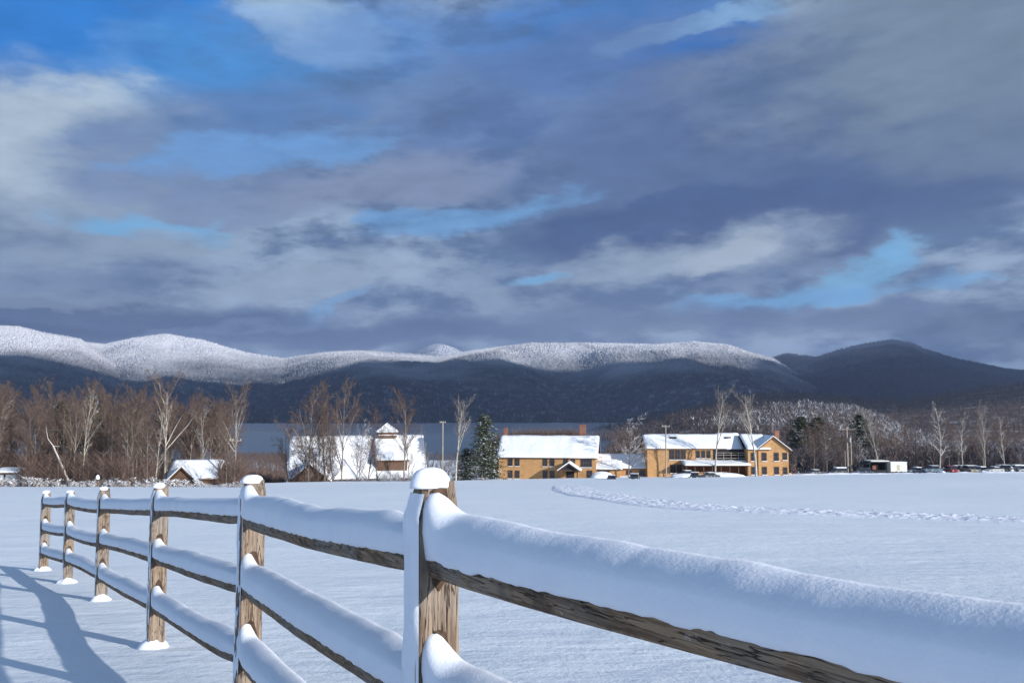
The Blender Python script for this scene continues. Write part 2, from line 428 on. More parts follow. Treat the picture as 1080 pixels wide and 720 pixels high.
# trampled track across the field
def make_track():
    pix = [(598, 512), (606, 517), (632, 523), (690, 531), (760, 537), (860, 541), (980, 545), (1100, 550), (1250, 553)]
    pts = []
    for px, py in pix:
        d = ray(px, py); lo, hi = 5., 190.
        for _ in range(50):
            m = (lo + hi) / 2
            if d.z / d.y * m > G(d.x / d.y * m, m): lo = m
            else: hi = m
        pts.append((d.x / d.y * lo, lo))
    P = np.array(pts); s = np.concatenate([[0], np.cumsum(np.hypot(*np.diff(P, axis=0).T))])
    ns = int(s[-1] / .10); t = np.linspace(0, s[-1], ns)
    k = np.hanning(61); k /= k.sum()
    X = np.interp(t, s, P[:, 0]); Y = np.interp(t, s, P[:, 1])
    Xp = np.pad(X, 30, 'edge'); Yp = np.pad(Y, 30, 'edge'); X = np.convolve(Xp, k, 'valid'); Y = np.convolve(Yp, k, 'valid')
    dx = np.gradient(X); dy = np.gradient(Y); L = np.hypot(dx, dy); nx, ny = -dy / L, dx / L
    w = np.linspace(-1.9, 1.9, 44)
    XX = X[:, None] + nx[:, None] * w; YY = Y[:, None] + ny[:, None] * w
    bed = gz(XX, YY)
    hole = np.zeros_like(XX)
    for q_, (c0, ww, st_) in enumerate(((-1.15, .13, .72), (-.72, .13, .68), (.25, .15, .75), (.62, .12, .7), (1.25, .14, .8))):
        for k in range(int(s[-1] / st_)):
            tc = (k + .3 * rng.random()) * st_; c = c0 + .16 * math.sin(tc / 5 + q_) + (.09 if k % 2 else -.09) + .05 * rng.normal()
            i0_, i1_ = np.searchsorted(t, [tc - .6, tc + .6])
            g_ = np.exp(-((t[i0_:i1_, None] - tc) / .19) ** 2 - ((w[None, :] - c) / ww) ** 2)
            hole[i0_:i1_] = np.maximum(hole[i0_:i1_], g_)
    rim = np.clip(hole, 0, 1) * (1 - np.clip(hole, 0, 1)) * 4
    band = np.clip(fbm(XX / 1.5, YY / 1.5, 9, 3) + .75, 0, 1)
    h = .06 * band + .085 * rim * (.6 + fbm(XX * 4, YY * 4, 19, 2)) - .075 * (hole > .5) * hole + .03 * fbm(XX * 6, YY * 6, 29, 2)
    h = np.clip(h, 0, .2) + .006
    edge = np.clip((1.9 - np.abs(w)) / .45, 0, 1)[None, :]
    Z = bed + h * edge - .02 * (1 - edge)
    V = np.stack([XX, YY, Z], -1).reshape(-1, 3); m = len(w)
    i = np.arange(ns - 1)[:, None] * m; j = np.arange(m - 1)[None, :]
    Fq = np.stack([i + j, i + j + 1, i + m + j + 1, i + m + j], -1).reshape(-1, 4)
    o = mesh_np('snow_track', V, Fq, M['track'], smooth=True)
    if o.data.polygons[5].normal.z < 0: o.data.flip_normals()
    tag(o, kind='structure')


make_track()

# ------------------------------------------------------------------ mountains and hills
M['mtn'] = frost_forest_mat('frosted_slope', 205, 150, (.72, .73, .80), (.035, .042, .055), .25)  # real rime line; its wide fade also paints a soft cloud-shadow edge
M['mtn_trees'] = frost_forest_mat('frosted_forest', 205, 150, (.80, .79, .83), (.045, .05, .06), .30)
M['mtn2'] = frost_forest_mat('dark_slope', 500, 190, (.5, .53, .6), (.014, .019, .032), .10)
M['hill'] = frost_forest_mat('brown_wooded_hill', 4000, 100, (.7, .72, .78), (.075, .055, .045), .45)


class Ridge:
    def __init__(s, sil, Yr, Yf, zf, seed, amp, lower=0.0, S=1.25):
        s.sil = sil; s.Yr = Yr; s.Yf = Yf; s.zf = zf; s.seed = seed; s.amp = amp; s.S = S
        s.u = []; s.z = []
        for px, py in sil:
            d = at(px, py, Yr); s.u.append(d.x / d.y); s.z.append(d.z - lower)
    def pos(s, u, t):
        Y = s.Yf + (s.Yr - s.Yf) * t; X = u * Y
        zr = np.interp(u, s.u, s.z)
        tt = np.clip(t, 0, 1); prof = tt ** s.S * (1 - .25 * tt) / .75
        spur = (1 - 2 * np.abs(fbm(X / 900 + t * .6, Y / 2600, s.seed, 4))) - .75
        n = fbm(X / 260, Y / 260, s.seed + 5, 4)
        env = np.clip(4 * tt * (1 - tt), 0, 1)
        Z = s.zf + (zr - s.zf) * prof + spur * s.amp * env * (zr - s.zf) / 400 + n * s.amp * .22 * env
        back = np.clip(t - 1, 0, None); Z = Z - back * (s.Yr - s.Yf) * .35
        return X, Y, Z
    def mesh(s, name, mat, nx=420, nt=110, tmax=1.3):
        u = np.linspace(s.u[0], s.u[-1], nx); t = np.linspace(0, tmax, nt)
        U, Tt = np.meshgrid(u, t); X, Y, Z = s.pos(U, Tt); Z = Z + (rng.random(Z.shape) - .5) * s.amp * .02
        V = np.stack([X, Y, Z], -1).reshape(-1, 3)
        i = np.arange(nt - 1)[:, None] * nx; j = np.arange(nx - 1)[None, :]
        Fq = np.stack([i + j, i + j + 1, i + nx + j + 1, i + nx + j], -1).reshape(-1, 4)
        o = mesh_np(name, V, Fq, mat, smooth=True); tag(o, kind='structure'); return o
    def cones(s, name, mat, n, h0, h1, w, tlo=0.02, thi=1.03):
        u = rng.uniform(s.u[0], s.u[-1], n); t = tlo + (thi - tlo) * rng.random(n) ** .8
        X, Y, Z = s.pos(u, t); h = rng.uniform(h0, h1, n); r = h * w * rng.uniform(.7, 1.3, n)
        a0 = rng.random(n) * 6.28; V = np.zeros((n, 5, 3))
        for k in range(4):
            V[:, k, 0] = X + np.cos(a0 + k * 1.5708) * r; V[:, k, 1] = Y + np.sin(a0 + k * 1.5708) * r; V[:, k, 2] = Z - 1.5
        V[:, 4, 0] = X; V[:, 4, 1] = Y; V[:, 4, 2] = Z + h
        b = (np.arange(n) * 5)[:, None]; k = np.arange(4)
        Fq = np.stack([b + k, b + (k + 1) % 4, np.broadcast_to(b + 4, (n, 4))], -1).reshape(-1, 3)
        o = mesh_np(name, V.reshape(-1, 3), Fq, mat); tag(o, kind='stuff'); return o


main_sil = [(-420, 352), (-250, 340), (-120, 350), (-50, 346), (0, 345), (40, 352), (75, 359), (110, 364), (140, 357), (175, 352), (215, 359), (260, 372), (300, 378), (340, 372),
            (380, 370), (430, 373), (460, 376), (500, 370), (560, 362), (600, 362), (640, 362), (690, 364), (735, 362), (770, 366), (795, 374), (815, 380), (835, 392), (870, 412), (920, 432), (1000, 440), (1300, 446)]
R1 = Ridge(main_sil, 5000, 1950, -42, 21, 240)
R1.mesh('mountain_range', M['mtn'], 700, 150)
tag(R1.cones('frosted_forest', M['mtn_trees'], 190000, 5.5, 10, .32), 'frost-whitened forest covering the long sunlit mountain range across the lake', 'forest')
R1b = Ridge([(-420, 350), (-250, 338), (-120, 346), (-50, 345), (0, 344), (20, 345), (45, 351), (70, 355), (85, 358), (100, 368), (125, 385), (150, 402), (175, 418), (215, 448)], 4350, 1960, -43, 121, 120)
R1b.mesh('mountain_spur', M['mtn'], 260, 120)
tag(R1b.cones('spur_forest', M['mtn_trees'], 66000, 5.5, 10, .32), 'frost-whitened forest on the near spur at the left end of the mountain range', 'forest')
R3 = Ridge([(380, 400), (415, 384), (430, 376), (442, 369), (452, 364.5), (460, 362.6), (468, 363), (477, 366), (488, 371), (505, 380), (540, 400)], 8200, 6200, -42, 5, 60)
tag(R3.cones('peak_forest', M['mtn2'], 5000, 10, 16, .3), 'dusky forest on the small far peak between the lit ridges', 'forest')
R3.mesh('mountain', M['mtn'], 120, 40)
right_sil = [(640, 420), (700, 405), (760, 392), (800, 382), (830, 373), (860, 377), (885, 369), (905, 364), (940, 358), (960, 361), (975, 368), (1010, 379), (1060, 389), (1080, 391), (1160, 399), (1300, 400), (1500, 405)]
R2 = Ridge(right_sil, 6600, 2300, -42, 44, 110)
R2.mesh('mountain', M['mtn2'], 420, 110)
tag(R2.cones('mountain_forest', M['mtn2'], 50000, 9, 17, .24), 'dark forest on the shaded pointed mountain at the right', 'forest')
R4 = Ridge([(600, 462), (640, 452), (700, 440), (760, 424), (800, 418), (850, 418), (900, 422), (950, 424), (1000, 418), (1040, 411), (1080, 406), (1160, 396), (1300, 396), (1500, 396)], 1650, 900, -44, 61, 26, S=1.0)
R4.mesh('hill', M['hill'], 260, 60)
R5 = Ridge([(640, 474), (690, 450), (720, 440), (760, 434), (800, 431), (850, 430), (900, 434), (925, 442), (950, 454), (990, 468)], 950, 620, -40, 71, 12, S=.9)
R5.mesh('knoll', M['hill'], 140, 40)


def thicket(name, xyz, h, mat, ntw=16, w=.05, spread=.28, label=None, cat=None, lean=.6):
    """one mesh of many small leafless crowns: a stem and thin rising twigs for every point"""
    n = len(xyz); P = np.asarray(xyz, float); h = np.asarray(h, float)
    rr = rng.random
    k = ntw; base = P[:, None, :] + np.stack([np.zeros((n, k)), np.zeros((n, k)), h[:, None] * rng.uniform(.08, .75, (n, k))], -1)
    a = rr((n, k)) * 2 * math.pi; out = spread * h[:, None] * rng.uniform(.35, 1.1, (n, k)); up = h[:, None] * rng.uniform(.15, .45, (n, k))
    tip = base + np.stack([np.cos(a) * out, np.sin(a) * out, up * 1.0], -1)
    zmax = P[:, None, 2] + h[:, None] * rng.uniform(.85, 1.02, (n, k)); tip[..., 2] = np.minimum(tip[..., 2], zmax)
    a2 = rr((n, k)) * 2 * math.pi; ww = w * h[:, None] * rng.uniform(.15, .35, (n, k))
    off = np.stack([np.cos(a2) * ww, np.sin(a2) * ww, rng.uniform(-.5, .5, (n, k)) * ww], -1)
    V = np.stack([base - off, base + off, tip], 2).reshape(-1, 3)
    Ft = np.arange(len(V)).reshape(-1, 3)
    # stems
    b0 = P - np.array([0, 0, .4]); sw = (h * w * .35)[:, None]; j = rng.uniform(-.04, .04, (n, 2)) * h[:, None]
    top = P + np.concatenate([j, h[:, None] * .97], 1)
    c1 = np.concatenate([sw, 0 * sw, 0 * sw], 1); c2 = np.concatenate([0 * sw, sw, 0 * sw], 1)
    S = np.stack([b0 - c1, b0 + c1, top, b0 - c2, b0 + c2, top], 1).reshape(-1, 3)
    Fs = np.arange(len(S)).reshape(-1, 3) + len(V)
    o = mesh_np(name, np.vstack([V, S]), np.vstack([Ft, Fs]), mat); tag(o, label, cat, None, 'stuff'); return o


def hill_woods(Rg, name, n, h0, h1, mat, label, tlo=.1, ntw=10, w=.09, sel=None):
    u = rng.uniform(Rg.u[0], Rg.u[-1], n); t = tlo + (1.02 - tlo) * rng.random(n)
    X, Y, Z = Rg.pos(u, t)
    if sel is not None:
        k = sel(u, t); X, Y, Z = X[k], Y[k], Z[k]
    thicket(name, np.stack([X, Y, Z], -1), rng.uniform(h0, h1, len(X)), mat, ntw, w, .3, label, 'woodland')


hill_woods(R4, 'hill_woodland', 9000, 8, 14, M['bark_hill'], 'leafless brown woodland on the low hill at the right')
hill_woods(R5, 'dusky_woodland', 1500, 8, 12, M['bark_dusk'], 'dark leafless woodland on the knoll flank behind the guest building', sel=lambda u, t: u < .285 + .05 * np.sin(t * 9))  # darker twig colour stands in for cloud shade on this flank
hill_woods(R5, 'knoll_woodland', 2000, 8, 12, M['bark_dusted'], 'snow-dusted leafless woodland on the rounded knoll behind the orange buildings', sel=lambda u, t: (u > .26 + .05 * np.sin(t * 9)) & (t > .25))

# bank of cloud above and to the right of the view; it shades the lower slopes and the pointed mountain
def make_cloud(name, x0, x1, y0, y1, z, th, seed):      # x, y: the patch of slope it shades
    k = (z - 100) / SUN_DIR.z; x0 += SUN_DIR.x * k; x1 += SUN_DIR.x * k; y0 += SUN_DIR.y * k; y1 += SUN_DIR.y * k
    nx, ny = 90, 70
    U, Vv = np.meshgrid(np.linspace(-1, 1, nx), np.linspace(-1, 1, ny))
    sq = (np.abs(U) ** 6 + np.abs(Vv) ** 6); env = np.clip(1 - sq, 0, 1) ** .4
    X = (x0 + x1) / 2 + U * (x1 - x0) / 2; Y = (y0 + y1) / 2 + Vv * (y1 - y0) / 2
    X = X + fbm(U * 4, Vv * 4, seed, 5, .6) * 1100; Y = Y + fbm(U * 5 + 7, Vv * 5, seed + 1, 5, .62) * 1000
    top = z + env * th * (.6 + fbm(U * 5, Vv * 5, seed + 2, 4)); bot = z - env * th * (.2 + .25 * fbm(U * 6, Vv * 6, seed + 3, 4))
    V = np.concatenate([np.stack([X, Y, top], -1).reshape(-1, 3), np.stack([X, Y, bot], -1).reshape(-1, 3)])
    i = np.arange(ny - 1)[:, None] * nx; j = np.arange(nx - 1)[None, :]
    A = np.stack([i + j, i + j + 1, i + nx + j + 1, i + nx + j], -1).reshape(-1, 4); B = A[:, ::-1] + nx * ny
    o = mesh_np(name, V, [A, B], M['cloud'], smooth=True); tag(o, kind='structure')


M['cloud'] = plain('cloud_white', (.85, .86, .88), (.8, .81, .84), .002, 1)
make_cloud('cloud', -3600, 3600, 1250, 3350, 1500, 240, 3)
make_cloud('cloud', 950, 7400, 2900, 4500, 1540, 200, 8)
make_cloud('cloud', 1650, 8800, 4300, 8200, 1580, 240, 15)

# ------------------------------------------------------------------ fence
AX = Vector((.54, -.84, 0)).normalized()          # along the fence, towards the camera
NX = Vector((-.84, -.54, 0)).normalized()         # towards the camera's side
FP = []                                            # post x, y, z of wood top, rail snow-hump tops
for px, pt, Y, humps in ((49, 519, 13.4, (519, 545.4, 570.8)), (75, 518.5, 11.6, (517.7, 548, 576.6)), (111, 515, 9.75, (520.6, 556.5, 590.6)),
                         (169, 512, 6.9, (515, 564, 614)), (264, 506, 4.59, (510, 583, 657)), (459, 507, 2.34, (522, 667, 809))):
    p = at(px, pt, Y); FP.append((p.x, p.y, p.z, [at(px, h, Y).z for h in humps]))
x6, y6, z6, h6 = FP[-1]
FP.append((x6 + 1.50, y6 - 2.31, z6 + .17, [h6[0] + .098, h6[1] + .12, h6[2] + .15]))
fence = empty('rail_fence', (FP[3][0], FP[3][1], G(FP[3][0], FP[3][1])), 0, 'wooden three-rail fence capped with thick snow running down the field', 'fence')
FO = Vector(fence.location)


def loft(name, rings, mat, parent, closed=True, caps=True):
    n = len(rings[0]); V = np.array(rings).reshape(-1, 3); m = len(rings)
    i = np.arange(m - 1)[:, None] * n; j = np.arange(n)[None, :]; j2 = (j + 1) % n
    Fs = [np.stack([i + j, i + j2, i + n + j2, i + n + j], -1).reshape(-1, 4)]
    if caps: Fs += [np.arange(n)[::-1][None, :], (np.arange(n) + (m - 1) * n)[None, :]]
    return mesh_np(name, V, Fs, mat, parent, smooth=True)


def blob(name, c, rx, ry, rz, mat, parent, seed, low=-.15, ax=None, amp=.22, power=2.0, nu=28, nv=16):
    """lumpy mound of snow"""
    a = np.linspace(0, 2 * math.pi, nu, endpoint=False); rings = []
    ux, uy = (AX, NX) if ax is None else ax
    for k in range(nv):
        ph = math.pi / 2 - (math.pi / 2 - math.asin(low)) * (k / (nv - 1)) if k else math.pi / 2 - .04
        ring = []
        for t in a:
            r = math.cos(ph) ** (2 / power); zz = math.sin(ph)
            n = 1 + amp * float(fbm(np.array(3 + math.cos(t) * 1.4 + seed), np.array(math.sin(t) * 1.4 + zz * 1.3), seed, 3))
            p = Vector(c) + ux * (math.cos(t) * r * rx * n) + uy * (math.sin(t) * r * ry * n) + Vector((0, 0, zz * rz * (1 + .4 * (n - 1))))
            ring.append(tuple(p))
        rings.append(ring)
    return loft(name, rings[::-1], mat, parent)


SNOW_H = {0: .085, 1: .08, 2: .075}
for i, (x, y, zt, hs) in enumerate(FP):
    near = i >= 4
    zg = G(x, y) - .25
    # each post is its own part; squared timber with a chamfered, slightly uneven head
    lean = Vector(((random.random() - .5) * .035, (random.random() - .5) * .03, 0))
    hw, hd = .060 + random.random() * .006, .042                 # half sizes across / along the fence
    rings = []
    zs = np.concatenate([np.linspace(zg, zt - .1, 16), [zt - .06, zt - .03, zt]])
    for k, z in enumerate(zs):
        s = 1.0; sh = 0
        if z > zt - .09: q = (z - (zt - .09)) / .09; s = 1 - .30 * q; sh = -.012 * q
        c = Vector((x, y, 0)) + lean * ((z - zg) / 1.4) + NX * sh
        cr = .010; ring = []
        for (a, b) in ((1, -1), (1, 1), (-1, 1), (-1, -1)):
            for (da, db) in (((0, -1) if (a * b < 0) else (-1, 0)), ((-1, 0) if (a * b < 0) else (0, -1))):
                w = .003 * (random.random() - .5)
                ring.append(tuple(c + NX * ((a * hw + a * da * cr) * s + w) + AX * ((b * hd + b * db * cr) * s + w) + Vector((0, 0, z)) - FO))
        # order: around
        ang = sorted(range(8), key=lambda q: math.atan2((Vector(ring[q]) + FO - c).dot(AX), (Vector(ring[q]) + FO - c).dot(NX)))
        rings.append([ring[q] for q in ang])
    # post gets its own origin so its grain differs
    post = loft('post', rings, M['post'], fence)
    for poly in post.data.polygons: poly.use_smooth = False
    pc = Vector((x, y, zt)) + lean - FO
    rcap = .050 + .008 * random.random()
    blob('snow_cap', pc + NX * .006 + Vector((0, 0, -.006)), .040 + .006 * random.random(), rcap, (.040 if i == 5 else .028) + random.random() * .01, M['snow'], post, 10 + i, -.25, power=2.6)
    gzz = G(x, y)
    blob('snow_collar', Vector((x, y, gzz - .04)) + NX * .01 - FO, .11 + random.random() * .03, .12, .13, M['snow'], post, 40 + i, -.3, power=1.35, amp=.7)
    for lv in range(3):
        if i == 0 and False: continue
        zr_ = hs[lv] - .165; cc = Vector((x, y, 0)) + lean * ((zr_ - zg) / 1.4); pts_ = []
        for k in range(12):
            a_ = k / 12 * 2 * math.pi; pts_.append((math.cos(a_) * (.034 + .008 * random.random()), .055 + math.sin(a_) * (.125 + .03 * random.random())))
        v_ = [tuple(cc + AX * (hd + .0015 + o_) + NX * p_[0] + Vector((0, 0, zr_ + p_[1])) - FO) for o_ in (0, .002) for p_ in pts_]
        if zr_ + .2 < zt - .1 or i >= 5: 
            mo = MB().poly(v_, [tuple(range(12)), tuple(range(23, 11, -1))] + [(q, (q + 1) % 12, (q + 1) % 12 + 12, q + 12) for q in range(12)]).build('mortise', M['mortise'], post)  # thin dark slab on the post face paints the slot's inner shade
    # wind-packed snow on the shaded face of the post
    nz, na = 60, 7; V = []; zz = np.linspace(max(zg + .2, zt - 1.25), zt - .03, nz)
    for k, z in enumerate(zz):
        q = max(0, (z - (zt - .09)) / .09); s = 1 - .30 * q; sh = -.012 * q
        c = Vector((x, y, z)) + lean * ((z - zg) / 1.4) + NX * (sh + hw * s)
        for j in range(na):
            b = -1 + 2 * j / (na - 1)
            th = (.004 if i == 5 else .003) * (1 - b ** 4) + .026 * float(fbm(np.array(z * 9 + i * 9), np.array(b * 1.6), 70 + i, 4)) + (.001 if i == 5 else -.003)
            wrap = 0
            V.append(tuple(c + AX * (b * hd * s * (1.04)) + NX * (th if abs(b) < .99 else -.004) - FO))
    nzz = len(zz); ii = np.arange(nzz - 1)[:, None] * na; jj = np.arange(na - 1)[None, :]
    mesh_np('packed_snow', V, np.stack([ii + jj, ii + jj + 1, ii + na + jj + 1, ii + na + jj], -1).reshape(-1, 4), M['snow'], post, smooth=True)


def rail(i, lv):
    x0, y0, _, h0 = FP[i]; x1, y1, _, h1 = FP[i + 1]
    A = Vector((x0, y0, h0[lv] - .165)) + NX * .010; B = Vector((x1, y1, h1[lv] - .165)) + NX * .010
    d = (B - A); L = d.length; d.normalize(); side = Vector((d.y, -d.x, 0)).normalized()
    if side.dot(NX) < 0: side = -side
    up = side.cross(d); up = up if up.z > 0 else -up
    n = 240 if i == 5 else (110 if i == 4 else 56); big = 1.06 if (i == 5 and lv == 0) else 1.0
    sd = i * 10 + lv; sag = random.uniform(-.012, .02)
    W = []; S = []
    zro = A + d * 0
    for k in range(n + 1):
        s = -.03 + (L + .06) * k / n; t = s / L
        c = zro + d * s + Vector((0, 0, -sag * 4 * t * (1 - t) + .016 * float(fbm(np.array(s * .9 + sd), np.array(1.), sd, 2))))
        tp = .62 + .38 * min(1, min(s + .03, L + .03 - s) / .28)
        hh = (.048 + .012 * float(fbm(np.array(s * 1.6), np.array(sd + .5), sd, 3))) * (.92 if big > 1.01 else 1); hwid = .044 * tp + .008 * float(fbm(np.array(s * 2 + 5), np.array(sd + 3.), sd + 1, 3))
        hh *= (.8 + .2 * tp) * (1.0 if big > 1.01 else 1)
        prof = [(1, -.55), (.72, -1), (-.7, -1.0), (-1, -.6), (-.95, .6), (-.6, 1), (.6, 1), (1, .55)]
        W.append([tuple(c + side * (a * hwid + .004 * float(fbm(np.array(s * 9 + a), np.array(b * 3), sd + 2, 2))) + up * (b * hh) - FO) for a, b in prof])
        f1 = float(fbm(np.array(s * 1.4), np.array(sd * 1.7), sd + 5, 3)); f2 = float(fbm(np.array(s * 12), np.array(sd * 1.7), sd + 6, 3)); f3 = float(fbm(np.array(s * 30), np.array(sd * 2.), sd + 7, 2))
        thick = ((.066 if i >= 4 else .050) * big + .036 * f1) * min(1, .55 + .45 * (L - s) / .35)
        hump = (.058 if i == 5 and lv == 0 else .062) * math.exp(-max(0, s - .045) ** 2 / (2 * (.040 if i >= 4 else .05) ** 2))
        T_ = thick + hump + .004 * f2
        low = -hh * (.02 if big > 1.01 else .05) + .008 * f2 + .010 * f3
        fw = (hwid + .012 * big + .005 * f2) * (1 - .10 * min(1, hump / .07))
        m = .5 * (1 - min(1, hump / .08))
        pr = [(hwid - .004, low - .002), (fw - .003, low + .004), (fw, low + .02), (fw, hh * .7), (fw * .97, hh + T_ * .15), (fw * .88, hh + T_ * .32), (fw * .66, hh + T_ * .53), (fw * .36, hh + T_ * .73), (fw * .02, hh + T_ * .90),
              (-fw * .34, hh + T_ * .99), (-fw * .62, hh + T_), (-fw * .88, hh + T_ * .82), (-fw * .98, hh + T_ * .3), (-fw * .98, hh * .75), (-fw * .85, hh * .3), (0, 0)]
        hf = min(1, hump / .07); rd_ = {3: (.98, .30), 4: (.95, .55), 5: (.86, .74), 6: (.68, .88), 7: (.42, .965), 8: (.10, 1.0), 9: (-.25, .99), 10: (-.55, .93), 11: (-.80, .78)}
        for q_, (aa, bb) in rd_.items():
            a_, b_ = pr[q_]; pr[q_] = (a_ * (1 - hf) + aa * fw * hf * .86, b_ * (1 - hf) + (hh + T_ * bb) * hf)
        sk = .016 if i == 5 else .006; pr = [(a + sk * hf * (1 if q > 2 and q < 13 else 0), b) for q, (a, b) in enumerate(pr)]
        S.append([tuple(c + side * a + up * b - FO + Vector((0, 0, .0008 * (random.random() - .5) * (1 if 0 < q < 13 else 0)))) for q, (a, b) in enumerate(pr)])
    r = loft('rail', W, M['rail'], fence)
    for p in r.data.polygons: p.use_smooth = len(p.vertices) == 4
    loft('rail_snow', S, M['snow'], r)


for i in range(6):
    for lv in range(3): rail(i, lv)

# ------------------------------------------------------------------ trees
def gen_tree(h, seed, r0=.16, fork=.3, n1=12, n2=7, n3=7, n4=3, up=.55, spread=.55, wander=.06, tw=.02, limbs_r=.42, clear=.3):
    rd = random.Random(seed); T, W = [], []
    def rv(): return Vector((rd.gauss(0, 1), rd.gauss(0, 1), rd.gauss(0, 1))).normalized()
    def grow(p, d, L, r, lvl):
        ns = (9, 5, 3, 2, 1)[lvl]; st = L / ns; pts = [p.copy()]; rs = [r]
        for k in range(ns):
            d = (d + rv() * wander * (1 + lvl) + Vector((0, 0, (.03, .10, .10, .06, .0)[lvl] * up / .55))).normalized()
            q = p + d * st; r2 = max(tw * .5, r * (1 - .75 * (k + 1) / ns) if lvl else r0 * (1 - .86 * (k + 1) / ns))
            (T if lvl < 2 else W).append((p, q, rs[-1], r2)); p = q; pts.append(p); rs.append(r2)
        if lvl == 4: return
        nn = (n1, n2, n3, n4)[lvl]
        for c in range(nn):
            f = (clear + (1 - clear) * (c + rd.random()) / nn) if lvl == 0 else (.2 + .8 * (c + rd.random()) / nn)
            f = min(.999, f); k = int(f * ns); w = f * ns - k; b = pts[k].lerp(pts[k + 1], w); rb = rs[k] * (1 - w) + rs[k + 1] * w
            dd = (pts[k + 1] - pts[k]).normalized(); ax = dd.cross(rv()).normalized()
            an = spread * rd.uniform(.6, 1.25); nd = (dd * math.cos(an) + ax * math.sin(an)).normalized()
            Lc = L * ((limbs_r, .48, .5, .55)[lvl]) * (1 - .55 * f if lvl == 0 else 1 - .4 * f) * rd.uniform(.75, 1.2)
            grow(b, nd, Lc, max(tw * .6, rb * .6), lvl + 1)
    grow(Vector((0, 0, -.3)), Vector((0, 0, 1)), h, r0, 0)
    return T, W


def tree_meshes(key, bark, twig, **kw):
    T, W = gen_tree(**kw)
    V, Fq = tubes(T, 5); a = mesh_np('trunk', V, Fq, bark, smooth=True)
    V, Fq = tubes(W, 3); b = mesh_np('crown', V, Fq, twig)
    ma, mb = a.data, b.data; bpy.data.objects.remove(a); bpy.data.objects.remove(b)
    TM[key] = (ma, mb, kw['h'])


TM = {}
tree_meshes('brown1', M['bark_grey'], M['bark_brown'], h=11, seed=1, r0=.13, n1=14, n2=8, n3=8, up=.35, spread=.62, tw=.013, limbs_r=.44, wander=.07)
tree_meshes('brown2', M['bark_grey'], M['bark_red'], h=11, seed=2, r0=.12, n1=15, n2=8, n3=8, up=.55, spread=.55, tw=.013, limbs_r=.46)
tree_meshes('brown3', M['bark_brown'], M['bark_brown'], h=11, seed=3, r0=.11, n1=18, n2=8, n3=7, up=.25, spread=.75, tw=.012, limbs_r=.36, clear=.15)
tree_meshes('brown4', M['bark_grey'], M['bark_red'], h=11, seed=14, r0=.15, n1=14, n2=9, n3=9, up=.5, spread=.66, tw=.013, limbs_r=.5, clear=.22)
tree_meshes('pale1', M['bark_pale'], M['bark_grey'], h=11, seed=4, r0=.14, n1=12, n2=7, n3=6, up=.45, spread=.6, tw=.013, limbs_r=.44, clear=.3)
tree_meshes('pale2', M['bark_pale'], M['bark_grey'], h=11, seed=5, r0=.12, n1=14, n2=7, n3=5, up=.25, spread=.75, tw=.012, limbs_r=.3, clear=.22)
tree_meshes('fan', M['bark_pale'], M['bark_red'], h=11, seed=6, r0=.15, n1=13, n2=9, n3=9, up=.6, spread=.6, tw=.012, limbs_r=.58, clear=.3)
tree_meshes('frost', M['bark_frost'], M['bark_frost'], h=11, seed=8, r0=.12, n1=16, n2=7, n3=6, up=.3, spread=.7, tw=.016, limbs_r=.42, clear=.12)
tree_meshes('dusk', M['bark_dusk'], M['bark_dusk'], h=11, seed=28, r0=.12, n1=16, n2=7, n3=6, up=.3, spread=.7, tw=.016, limbs_r=.42, clear=.12)
tree_meshes('tall', M['bark_pale'], M['bark_grey'], h=11, seed=9, r0=.24, n1=11, n2=7, n3=5, n4=2, up=.35, spread=.68, tw=.014, limbs_r=.36, clear=.4)
tree_meshes('fork', M['bark_pale'], M['bark_grey'], h=11, seed=33, r0=.2, n1=9, n2=8, n3=5, n4=3, up=.45, spread=.52, tw=.014, limbs_r=.55, clear=.42, wander=.08)
tree_meshes('wisp', M['bark_pale'], M['bark_pale'], h=11, seed=19, r0=.11, n1=16, n2=6, n3=4, n4=2, up=.2, spread=.7, tw=.012, limbs_r=.24, clear=.25)
tree_meshes('shrub', M['brush'], M['brush'], h=3, seed=12, r0=.05, n1=14, n2=7, n3=5, n4=1, up=.4, spread=.8, tw=.022, limbs_r=.6, clear=.03)


def conifer(key, h, rad, seed, mat, col=False):
    rd = random.Random(seed); N = []; 
    V = []; Ft = []
    for lev in range(int(h * 4.2)):
        z = h * (.06 + .94 * (lev + rd.random()) / (h * 4.2)); f = 1 - z / h
        R_ = rad * ((f ** .5 if not col else min(1, f * 2.2) ** .6 * (.75 + .25 * f)) + .05) * rd.uniform(.75, 1.12)
        for b in range(11):
            a = rd.random() * 6.283; L = R_ * rd.uniform(.55, 1.1)
            for s in range(11):
                t = (s + rd.random()) / 11 * L; zz = z - .22 * t + .10 * t * t / max(L, .1)
                c = Vector((math.cos(a) * t, math.sin(a) * t, zz))
                for _ in range(2):
                    o = Vector((rd.gauss(0, 1), rd.gauss(0, 1), rd.gauss(0, .55))).normalized() * rd.uniform(.22, .55)
                    p = Vector((rd.gauss(0, 1), rd.gauss(0, 1), rd.gauss(0, .7))).normalized() * rd.uniform(.05, .12)
                    k = len(V); V += [tuple(c + p), tuple(c - p), tuple(c + o)]; Ft.append((k, k + 1, k + 2))
    cr = mesh_np('crown', V, np.array(Ft), mat); Vt, Fq = tubes([(Vector((0, 0, -.3)), Vector((0, 0, h * .96)), rad * .07, .02)], 7)
    tr = mesh_np('trunk', Vt, Fq, M['bark_brown'])
    TM[key] = (tr.data, cr.data, h); bpy.data.objects.remove(cr); bpy.data.objects.remove(tr)


conifer('spruce', 13, 4.4, 1, M['needles'])
conifer('pine', 11, 2.6, 2, M['needles_dark'], True)


